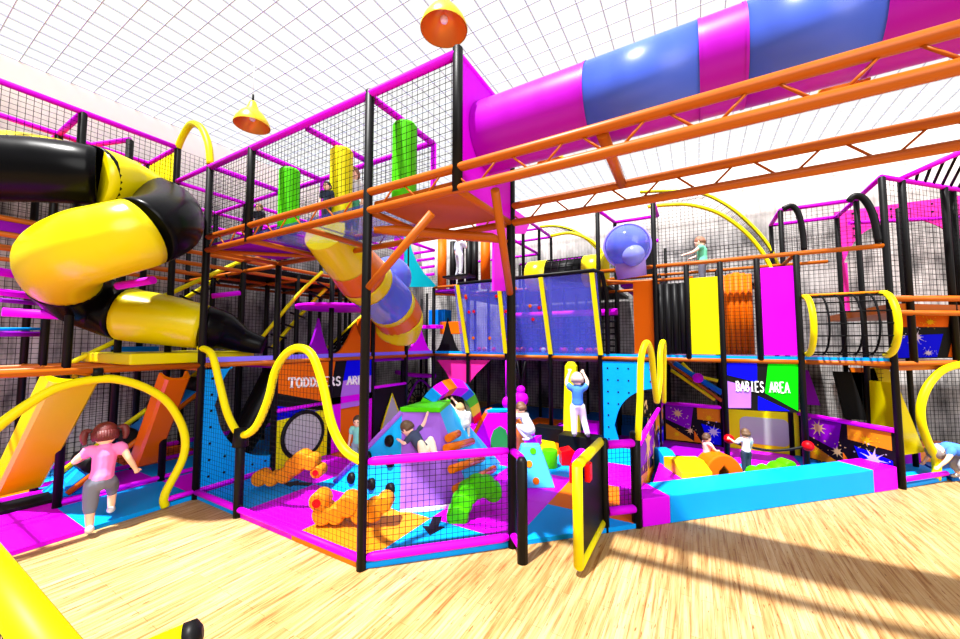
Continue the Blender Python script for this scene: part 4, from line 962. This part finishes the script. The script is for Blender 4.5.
g = onz(565,436,MT); MB().box(g+V((0,0,.12)), (.3,.3,.22), 0).build('foam_block', PURP, bevel=.01, label='purple foam cube left of the yellow climbing mast', cat='foam block')
# yellow mast
a = at(572,430,7.2); b_ = at(574,362,7.2)
MB().tube([V((a.x,a.y,MT)),V((a.x,a.y,.6)),V((a.x,a.y,b_.z-.08)),V((a.x,a.y,b_.z))], [.17,.16,.12,.06], 6, smooth=False).build('climbing_mast', YEL, label='yellow climbing mast the child in blue holds', cat='climbing pole')
# purple hanging balls, orange bag
g = at(521,399,7.6); t = thing('hanging_ball', g, 'large purple hanging ball under the deck behind the centre post', 'punch ball')
MB().sphere(g, .15, 20, 12).build('ball', MAGD, t); MB().sphere(g+V((0,0,.18)), .09, 16, 8).build('top_ball', MAGD, t)
MB().tube([g+V((0,0,.3)), V((g.x-.08,g.y,1.62))], .012, 6).build('strap', BLACK, t); MB().tube([g+V((0,0,.3)), V((g.x+.1,g.y,1.62))], .012, 6).build('strap', BLACK, t)
g = at(506,400,7.9); MB().tube([g,V((g.x,g.y,1.62))],.01,5).sphere(g-V((0,0,.05)), .085, 16, 10, (1,1,1.4)).build('hanging_ball', MAG, label='small magenta hanging ball left of the centre post', cat='punch ball')
g = at(518,446,6.5); g.z = MT; MB().tube([g, g+V((0,0,.5)), g+V((0,0,.78))], [.12,.13,.08], 10).build('foam_drum', mat('rust_foam',(.55,.14,.0),.5), label='rust orange foam stump the crouching child holds', cat='foam block')
# pink funnel
b = MB(); pts = [(437,360),(446,372),(452,384),(456,395),(462,395),(468,384),(476,374),(490,360)]
b.prism([ony(x,y,5.05) for x,y in pts], (0,.03,0)); b.build('fabric_funnel', glassy('sheer_pink_fabric',(.6,.01,.22),.85,.6), label='sheer dark pink funnel shaped fabric hanging under the rear deck', cat='fabric panel')
# spider web
t = thing('rope_web', (-3.4,5.6,.1), 'purple and black rope web in the dark bay left of the rainbow arch', 'rope web')
b = MB(); o_ = ony(402,424,5.9); cen = ony(418,400,5.9)
for i in range(12):
    a_ = 2*PI*i/12; b.tube([cen, cen+V((.55*math.cos(a_),0,.62*math.sin(a_)))], .018, 5)
for r_ in (.15,.28,.42,.55): b.tube(arc(cen,(r_,0,0),(0,0,r_*1.12),0,2*PI,12)[:-1], .015, 5, closed=True)
b.build('web', NETM, t)
b = MB(); b.tube(smooth_path([ony(x,y,5.8) for x,y in [(396,372),(412,375),(435,376)]],4), .06, 8); b.build('top_bar', MAGD, t)
MB().tube(smooth_path([ony(x,y,5.85) for x,y in [(400,420),(410,395),(420,380),(434,392)]],4), .03, 6).build('rope', PURP, t)
# chain step ramp behind sign right  (x 2..3 under deck)
t = thing('balance_ramp', (2.6,6.0,.9), 'narrow blue and orange sloping ramp with a purple ball under the rear deck', 'ramp')
for pts, m_, r_ in [([(668,362),(722,401)],ORGT,.03),([(674,363),(722,393)],BLUE,.05),([(671,370),(715,400)],YEL,.03),([(682,363),(694,375),(705,378),(718,381)],YEL,.03)]:
    MB().tube([ony(x,y,5.6) for x,y in pts], r_, 8).build('ramp_rail', m_, t)
MB().sphere(ony(698,378,5.5), .09, 14, 8).build('ball', MAGD, t)
# paired yellow loops by gate (638-662, 340-430)
t = thing('loop_rail', at(648,430,4.3), 'tall narrow yellow looped rail rising beside the babies side panel', 'rail')
MB().tube(smooth_path([at(x,y,d_) for x,y,d_ in [(638,440,4.1),(640,400,4.15),(641,360,4.2),(646,343,4.3),(651,352,4.45),(654,380,4.6),(657,402,4.7)]],5), .036, 12).build('loop', YEL, t)
MB().tube(smooth_path([at(x,y,d_) for x,y,d_ in [(657,402,4.7),(660,380,4.9),(660,355,5.0),(662,343,5.2),(664,346,5.5),(664,380,5.7),(664,402,5.9)]],5), .034, 12).build('loop', YEL, t)
post(2.0,2.06,0,1.02,t,.055)
# things right low
b = MB(); b.prism([at(897,383,5.6),at(925,452,5.6),at(905,455,5.6),at(900,455,5.6)], nv3*.4); b.build('soft_wedge', YELP, label='yellow triangular slide side standing beyond the right splash panel', cat='slide')
t = thing('soft_slide', (4.4,7,.1), 'steep orange, black and yellow chute seen behind the net above the right splash panel', 'slide')
for (p0,p1,w_,m_) in [((862,368),(882,425),.16,ORGP),((878,368),(892,425),.14,YELP),((800,370),(812,405),.12,PURP),((850,372),(862,420),.22,BLACK)]:
    a, b_ = ony(*p0,6.8), ony(*p1,6.8); MB().prism([a-V((w_,0,0)),a+V((w_,0,0)),b_+V((w_,0,0)),b_-V((w_,0,0))],(0,.1,0)).build('chute', m_, t)
MB().prism([(5.15,6.1,MT),(5.75,6.6,MT),(6.9,6.9,MT),(5.4,7.6,MT)], (0,0,.25)).build('foam_block', mat('rust_foam',(.55,.14,.0),.5), bevel=.01, label='rust orange foam ramp on the blue mat at the far right', cat='foam block')
MB().prism([(5.1,5.98,MT),(5.7,6.5,MT),(5.72,6.52,MT),(5.1,6.1,MT)], (0,0,.32)).build('foam_block', PURP, bevel=.01, label='thin purple foam kerb behind the far right mat', cat='foam block')
MB().tube(arc((-5.0,5.4,1.9),(.3,0,0),(0,.3,0),0,2*PI,20)[:-1],.05,8,closed=True).build('hoop_tube', MAG, label='magenta ring lying deep inside the left tower', cat='ring')
# deck 1 blue and orange bits deep between posts
for px,py,d_,sz,m_,lab in [(440,318,9.6,(.5,.3,.4),BLUE,'blue foam block deep inside the middle deck'),(455,328,9.2,(.7,.3,.3),ORG,'orange foam block deep inside the middle deck'),(428,327,9.0,(.7,.3,.08),MAG,'magenta shelf deep inside the middle deck'),(135,356,5.9,(.3,.5,.3),BLUE,'blue foam block under the yellow tube on the left deck')]:
    MB().box(at(px,py,d_), sz).build('foam_block', m_, bevel=.01, label=lab, cat='foam block')
MB().span((-5.2,-.6,1.72),(-3.4,.9,1.86)).build('soft_pad', YELP, bevel=.02, label='yellow pad on the deck below the spiral tube exit', cat='pad')

# ------------------------------------------------------------------ people
DG = None
def remesh_obj(chains, radii, voxel, extra=None):
    """chains: list of point lists with radii -> unified surface mesh"""
    b = MB()
    for pts, rr in zip(chains, radii):
        p, r_ = (smooth_path(pts, 3, rr) if len(pts) > 2 else (pts, rr))
        b.tube(p, r_, 12)
        for q, r2 in ((pts[0], rr[0]), (pts[-1], rr[-1])): b.sphere(q, r2, 12, 8)
        for q, r2 in zip(pts[1:-1], rr[1:-1]): b.sphere(q, r2*.98, 12, 8)
    if extra: extra(b)
    bmesh.ops.recalc_face_normals(b.b, faces=b.b.faces[:])
    me = bpy.data.meshes.new('tmp'); b.b.to_mesh(me); b.b.free()
    o = bpy.data.objects.new('tmp', me); COL.objects.link(o)
    m_ = o.modifiers.new('r', 'REMESH'); m_.mode = 'VOXEL'; m_.voxel_size = voxel; m_.use_smooth_shade = True
    s_ = o.modifiers.new('s', 'SMOOTH'); s_.iterations = 3; s_.factor = .5
    dg = bpy.context.evaluated_depsgraph_get(); ev = o.evaluated_get(dg)
    out = bmesh.new(); tmp = ev.to_mesh(); out.from_mesh(tmp); ev.to_mesh_clear()
    bpy.data.objects.remove(o); bpy.data.meshes.remove(me)
    for f in out.faces: f.smooth = True
    return out
BASE = dict(hip=(0,0,.50), waist=(0,0,.60), chest=(0,0,.72), neck=(0,0,.80), head=(0,.01,.895), sh=(.105,0,.765), el=(.14,0,.62), wr=(.15,.03,.49), hj=(.05,0,.47), kn=(.055,.01,.27), an=(.055,0,.045))
def child(label, foot, h, face, pose, shirt, pants, hair, skin=(.75,.45,.30), shoe=(.5,.5,.52), fine=False, long_legs=False, pigtails=False, cap=None, sleeve=.5, pleg=.75, tilt=None):
    """pose: joint overrides, keys like elL, elR (x mirrored for L). face: heading angle of +y axis."""
    foot = V(foot); J = {}
    for k, v in BASE.items():
        if k in ('sh','el','wr','hj','kn','an'):
            J[k+'R'] = V(v); J[k+'L'] = V((-v[0], v[1], v[2]))
        else: J[k] = V(v)
    for k, v in pose.items(): J[k] = V(v)
    for s_ in 'LR':
        d_ = V((0,1,0))
        if 'toe'+s_ not in J: J['toe'+s_] = J['an'+s_]+V((0,.085,-.02))
    M = Matrix.Rotation(face, 3, 'Z')
    W = {k: foot + M @ (v*h) for k, v in J.items()}
    hs = h
    vox = h*(.0085 if fine else .0115)
    t = thing('person', foot, label, 'person')
    fwd = M @ V((0,1,0)); side = M @ V((1,0,0))
    hd = W['head']; hup = (W['head']-W['neck']).normalized(); hf = (fwd-hup*fwd.dot(hup)).normalized(); hs_ = hf.cross(hup)
    HM = Matrix((hs_, hf, hup)).transposed()
    ch = [[W['hip'],W['waist'],W['chest'],W['neck']],[W['neck'],W['head']]]; rr = [[.075*h,.07*h,.08*h,.04*h],[.032*h,.04*h]]
    for s_ in 'LR':
        ch.append([W['chest'],W['sh'+s_],W['el'+s_],W['wr'+s_]]); rr.append([.05*h,.038*h,.028*h,.020*h])
        ch.append([W['hip'],W['hj'+s_],W['kn'+s_],W['an'+s_]]); rr.append([.06*h,.058*h,.04*h,.026*h])
        hv = (W['wr'+s_]-W['el'+s_]).normalized(); ch.append([W['wr'+s_], W['wr'+s_]+hv*.035*h]); rr.append([.019*h,.022*h])
    def ex(b):
        b.sphere(hd, .088*h, 20, 14, (.92,1.02,1.12), HM)
        b.sphere(hd+hf*.088*h-hup*.01*h, .014*h, 8, 6)                                  # nose
        b.sphere(hd+hf*.06*h-hup*.055*h, .035*h, 10, 8)                                 # chin
        for q in (-1,1): b.sphere(hd+hs_*q*.082*h-hup*.008*h, .019*h, 8, 6, (.5,1,1.2), HM)   # ears
    bm = remesh_obj(ch, rr, vox, ex)
    b = MB(); b.b.free(); b.b = bm
    # fingers
    for s_ in 'LR':
        hv = (W['wr'+s_]-W['el'+s_]).normalized(); sx = hv.cross(fwd); sx = sx.normalized() if sx.length > .1 else side; pn = sx.cross(hv).normalized()
        p0 = W['wr'+s_]+hv*.04*h
        for i, ln in enumerate((.030,.036,.034,.026)):
            q = p0+sx*(i-1.5)*.0115*h; b.tube([q, q+hv*ln*.55*h, q+hv*ln*.95*h+pn*.010*h], [.0058*h,.0055*h,.004*h], 6)
        q = W['wr'+s_]+hv*.022*h+sx*.018*h; b.tube([q, q+hv*.018*h+sx*.012*h, q+hv*.032*h+sx*.014*h+pn*.006*h], [.0065*h,.006*h,.0045*h], 6)
    sk = mat('skin_%d_%d' % (int(skin[0]*100), int(skin[1]*100)), skin, .55, .3)
    bo_ = b.build('body', sk, t, recalc=False)
    # face
    for q in (-1,1): MB().sphere(hd+hf*.083*h+hs_*q*.032*h+hup*.012*h, .011*h, 8, 6).build('eye', mat('eye_dark',(.02,.015,.01),.2,.6), bo_)
    MB().sphere(hd+hf*.086*h-hup*.045*h, .016*h, 8, 6, (1.2,.4,.4), HM).build('mouth', mat('lip',(.55,.15,.13),.5), bo_)
    # shirt
    c2 = [[W['hip']+(W['waist']-W['hip'])*.25,W['waist'],W['chest'],W['neck']-(W['neck']-W['chest'])*.25]]; r2 = [[.092*h,.083*h,.09*h,.055*h]]
    if pleg < 0: c2[0][0] = W['hip']-V((0,0,.03*h)); r2[0][0] = .1*h
    for s_ in 'LR': e = W['sh'+s_].lerp(W['el'+s_], min(1, sleeve)); pts = [W['chest'],W['sh'+s_],e]; ra_ = [.055*h,.050*h,.043*h]; \
        (pts.append(W['el'+s_].lerp(W['wr'+s_], sleeve-1)), ra_.append(.03*h)) if sleeve > 1 else None; c2.append(pts); r2.append(ra_)
    def m1(nm, col): return mat(nm+'_%d_%d_%d' % tuple(int(c_*99) for c_ in col), col, .75, .15, bump=.25, bscale=25)
    bm = remesh_obj(c2, r2, vox); b = MB(); b.b.free(); b.b = bm; b.build('shirt', m1('shirt', shirt), t, recalc=False)
    c3 = [[W['waist'].lerp(W['hip'],.5),W['hip']]]; r3 = [[.085*h,.088*h]]
    for s_ in 'LR':
        k = abs(pleg); e = W['kn'+s_].lerp(W['an'+s_], max(0, k-.5)*2) if k > .5 else W['hj'+s_].lerp(W['kn'+s_], k*2)
        pts = [W['hip'],W['hj'+s_]]; ra_ = [.07*h,.067*h]
        if k > .5: pts.append(W['kn'+s_]); ra_.append(.052*h)
        pts.append(e); ra_.append(.042*h if k > .5 else .06*h); c3.append(pts); r3.append(ra_)
    bm = remesh_obj(c3, r3, vox); b = MB(); b.b.free(); b.b = bm; b.build('trousers', m1('cloth', pants), t, recalc=False)
    # shoes
    for s_ in 'LR':
        tv = (W['toe'+s_]-W['an'+s_]).normalized()
        bm = remesh_obj([[W['an'+s_]-tv*.02*h, W['an'+s_]+tv*.03*h, W['toe'+s_]]], [[.032*h,.034*h,.026*h]], vox); b = MB(); b.b.free(); b.b = bm
        b.build('shoe', m1('shoe', shoe), t, recalc=False)
    # hair
    b = MB(); b.sphere(hd-hf*.014*h+hup*.018*h, .094*h, 20, 14, (.98,1.0,1.08), HM)
    for i in range(14):
        a_ = PI*(.05+.9*i/13); q = hd-hf*(.02+.07*math.sin(a_))*h+hs_*.08*math.cos(a_)*h; b.tube([q+hup*.03*h, q-hup*.03*h, q-hup*.055*h], [.022*h,.02*h,.008*h], 7)
    hm = mat('hair_%d' % int(sum(hair)*1000), hair, .5, .4, bump=.5, bscale=60)
    ho_ = b.build('hair', hm, t)
    if pigtails:
        for q in (-1,1):
            p0 = hd+hs_*q*.085*h+hup*.04*h-hf*.02*h; p = smooth_path([p0, p0+hs_*q*.045*h+hup*.01*h, p0+hs_*q*.06*h-hup*.05*h, p0+hs_*q*.05*h-hup*.11*h],4)
            n_ = len(p); MB().tube(p, [.012*h+.018*h*math.sin(PI*i/(n_-1)) for i in range(n_)], 10).build('pigtail', hm, ho_)
            MB().sphere(p0+hs_*q*.008*h, .018*h, 10, 8).build('hair_tie', m1('tie',(.02,.02,.02)), ho_)
    if cap: MB().sphere(hd+hup*.035*h, .1*h, 18, 10, (1,1.1,.75), HM).build('cap', m1('cap', cap), t)
    return t
def head_to(px, face, deg=0): return math.radians(face)
# girl in pink: seen from behind, heading away up-left
gp = onz(90,537,0); gp2 = V((gp.x, gp.y, 0))
fa = math.radians(40)
gy = math.radians(72)
child('girl in a pink top and grey shorts with dark red pigtails walking onto the mats', gp2+V((-.02,.06,.0)), 1.13, gy,
   dict(hip=(0,.03,.47), waist=(.01,.06,.57), chest=(.015,.08,.70), neck=(.015,.085,.79), head=(.01,.11,.885), shR=(.115,.09,.755), shL=(-.085,.09,.755), elR=(.185,.04,.64), wrR=(.235,.10,.52),
        elL=(-.185,.15,.66), wrL=(-.13,.26,.66), hjR=(.05,.04,.455), hjL=(-.05,.02,.455), knL=(-.06,.04,.25), anL=(-.05,-.05,.075), toeL=(-.055,.03,.03), knR=(.075,.20,.35), anR=(.075,.20,.135), toeR=(.08,.28,.115)),
   (.70,.17,.42), (.13,.14,.19), (.09,.008,.008), (.80,.46,.30), (.55,.55,.58), fine=True, pigtails=True, sleeve=.35, pleg=.60)
# blue shirt child climbing
g = at(578,432,6.35)
child('child in a blue shirt and white trousers climbing the yellow mast with arms raised', V((g.x,g.y,.39)), 1.10, math.radians(20),
   dict(elR=(.16,.06,.84), wrR=(.11,.12,.97), elL=(-.16,.06,.84), wrL=(-.11,.12,.98), head=(0,.03,.885), anR=(.14,-.03,.06), knR=(.09,.03,.27), toeR=(.16,.03,.03)), (.04,.15,.50), (.6,.6,.62), (.30,.24,.22), (.80,.55,.42), (.12,.12,.14), sleeve=.4, pleg=.95)
# crouching white child
g = at(527,441,6.1)
child('small child crouching in a white outfit by the rust orange stump', V((g.x,g.y,g.z)), .90, math.radians(75),
   dict(hip=(0,-.08,.22), waist=(0,-.03,.31), chest=(0,.06,.41), neck=(0,.10,.48), head=(0,.14,.57), shR=(.1,.09,.45), shL=(-.1,.09,.45), elR=(.12,.22,.40), wrR=(.09,.33,.42), elL=(-.12,.22,.40), wrL=(-.09,.33,.44), hjR=(.06,-.06,.20), hjL=(-.06,-.06,.20), knR=(.08,.13,.26), knL=(-.08,.13,.26), anR=(.07,-.02,.06), anL=(-.07,-.06,.06)), (.5,.5,.52), (.5,.5,.52), (.10,.04,.02), sleeve=.9, pleg=.9)
# striped child on mountain
g = at(421,451,4.55)
child('child with dark hair and cream trousers hanging on the violet mountain face', V((g.x,g.y,.62)), .85, math.radians(100),
   dict(hip=(0,-.05,.10), waist=(0,.03,.17), chest=(.03,.12,.26), neck=(.03,.18,.31), head=(.03,.25,.37), shR=(.12,.13,.31), shL=(-.06,.15,.26), elR=(.14,.04,.42), wrR=(.12,-.02,.55), elL=(-.12,.2,.2), wrL=(-.1,.28,.22), hjR=(.05,-.06,.09), hjL=(-.05,-.06,.09), knR=(.1,-.10,.22), knL=(-.06,-.03,.20), anR=(.1,-.17,.04), anL=(-.06,-.08,.0)), (.03,.04,.08), (.72,.62,.5), (.08,.04,.02), (.75,.48,.38), (.7,.6,.5), sleeve=.6, pleg=.95)
# stretched child behind
g = at(466,446,5.4)
child('child in white climbing the log steps with one arm stretched up', V((g.x,g.y,.62)), .72, math.radians(60),
   dict(hip=(0,0,.30), waist=(-.02,.05,.37), chest=(-.06,.1,.45), neck=(-.08,.14,.5), head=(-.06,.18,.57), shR=(.02,.12,.5), shL=(-.14,.12,.5), elR=(-.06,.22,.62), wrR=(-.14,.30,.74), elL=(-.2,.2,.6), wrL=(-.26,.28,.72)), (.5,.46,.44), (.5,.5,.5), (.4,.25,.12), (.85,.6,.45), sleeve=.3, pleg=.6)
# teal child behind post
g = onz(357,470,MT)
child('small child in a pale teal top standing by the orange panel behind the front post', V((g.x,g.y,MT)), .82, math.radians(-150), {}, (.20,.55,.45), (.3,.35,.35), (.05,.03,.02), pleg=.9)
# babies area
g = onz(747,474,MT)
child('child in white shirt and dark trousers holding the black rope', V((g.x,g.y,MT)), .66, math.radians(30), dict(elL=(-.18,.05,.68), wrL=(-.26,.12,.74), elR=(.17,.06,.66), wrR=(.2,.12,.55)), (.58,.58,.6), (.02,.03,.06), (.09,.045,.02), sleeve=.8, pleg=.9)
g = at(708,476,5.55)
child('toddler with dark brown hair hugging the orange tunnel from the left', V((g.x,g.y,MT)), .60, math.radians(-60), dict(elR=(.14,.12,.62), wrR=(.1,.2,.6)), (.75,.35,.35), (.5,.3,.25), (.06,.025,.01))
# deck-level children
g = ony(703,280,5.7)
child('child with brown hair in a green vest crossing the upper orange deck', V((g.x,5.7,3.03)), .98, math.radians(80), dict(head=(.02,.04,.885), elR=(.15,.1,.66), wrR=(.13,.2,.62), elL=(-.14,.13,.68), wrL=(-.12,.26,.66)), (.12,.50,.30), (.10,.10,.14), (.22,.09,.05), (.80,.52,.42), sleeve=.2, pleg=.9)
plat((2.3,5.45,2.97),(3.7,5.98,3.03), bpy.data.objects['play_structure.001'], BLACK)
g = at(459,281,7.5)
child('child in white with yellow cap standing above the blue arena', V((g.x,g.y,3.33)), .86, math.radians(-20), dict(anL=(-.16,.04,.0), knL=(-.09,.06,.22), toeL=(-.22,.08,-.03), elR=(.12,.1,.66), wrR=(.06,.16,.76)), (.42,.47,.55), (.42,.44,.5), (.15,.06,.12), cap=(.85,.6,.02), sleeve=.8, pleg=.9)
MB().box((g.x,g.y,3.31), (.6,.3,.04)).build('step_board', BLACK, label='black step board under the child above the arena', cat='step')
for px, py, lab, sh_, hr_, pt in [(353,178,'child in white top in the gallery right of the yellow punch bag',(.5,.5,.52),(.20,.09,.05),(.05,.25,.12)),(327,196,'dark clothed child in the gallery left of the yellow punch bag',(.02,.03,.05),(.02,.02,.02),(.02,.02,.03)),(259,215,'child with brown hair in the gallery left of the green punch bag',(.02,.02,.03),(.16,.07,.03),(.02,.02,.02))]:
    yq = .30 if px != 353 else .72; p = ony(px, py-4, yq); hh_ = max(.5, (p.z-3.33)/.90)
    child(lab, V((p.x,yq,3.33)), hh_, math.radians(-150), {}, sh_, pt, hr_, sleeve=.8, pleg=.9)
# far right figure
g = at(955,446,5.4)
child('child in blue with a grey cap bending down at far right', V((g.x,g.y,MT)), .98, math.radians(110),
   dict(hip=(0,-.12,.38), waist=(0,-.03,.42), chest=(0,.09,.44), neck=(0,.17,.42), head=(0,.24,.38), shR=(.1,.13,.43), shL=(-.1,.13,.43), elR=(.13,.22,.3), wrR=(.11,.3,.2), elL=(-.13,.22,.3), wrL=(-.11,.3,.2), hjR=(.05,-.12,.36), hjL=(-.05,-.12,.36), knR=(.06,-.02,.2), knL=(-.06,-.02,.2), anR=(.06,-.08,.045), anL=(-.06,-.08,.045)), (.05,.18,.70), (.30,.32,.34), (.10,.08,.07), cap=(.15,.13,.13), sleeve=.4)

# ------------------------------------------------------------------ light
w = bpy.data.worlds.new('world'); S.world = w; w.use_nodes = True
bg = w.node_tree.nodes['Background']; bg.inputs[0].default_value = (1,1,1,1); bg.inputs[1].default_value = .55
ld = bpy.data.lights.new('sun', 'SUN'); ld.energy = 15.5; ld.angle = math.radians(2.2); ld.color = (1,.985,.96)
lo = bpy.data.objects.new('sun', ld); COL.objects.link(lo)
lo.rotation_euler = V((.10,.42,-1)).to_track_quat('-Z','Y').to_euler(); lo.location = (-2,-4,9)
l2 = bpy.data.lights.new('fill_sun', 'SUN'); l2.energy = 2.4; l2.angle = math.radians(35); l2.color = (1,.99,.97)  # soft fill light added to brighten faces turned front and right, no window there
o2 = bpy.data.objects.new('fill_sun', l2); COL.objects.link(o2); o2.location = (9,-5,6)
o2.rotation_euler = V((-.75,.55,-.36)).to_track_quat('-Z','Y').to_euler()
for o in bpy.data.objects:
    if o.parent is None and 'category' in o and 'kind' not in o: o['kind'] = 'thing'
vs = S.view_settings; vs.view_transform = 'Standard'; vs.look = 'None'; vs.exposure = 0; vs.gamma = 1; vs.use_curve_mapping = False
S.cycles.max_bounces = 6; S.cycles.transparent_max_bounces = 24
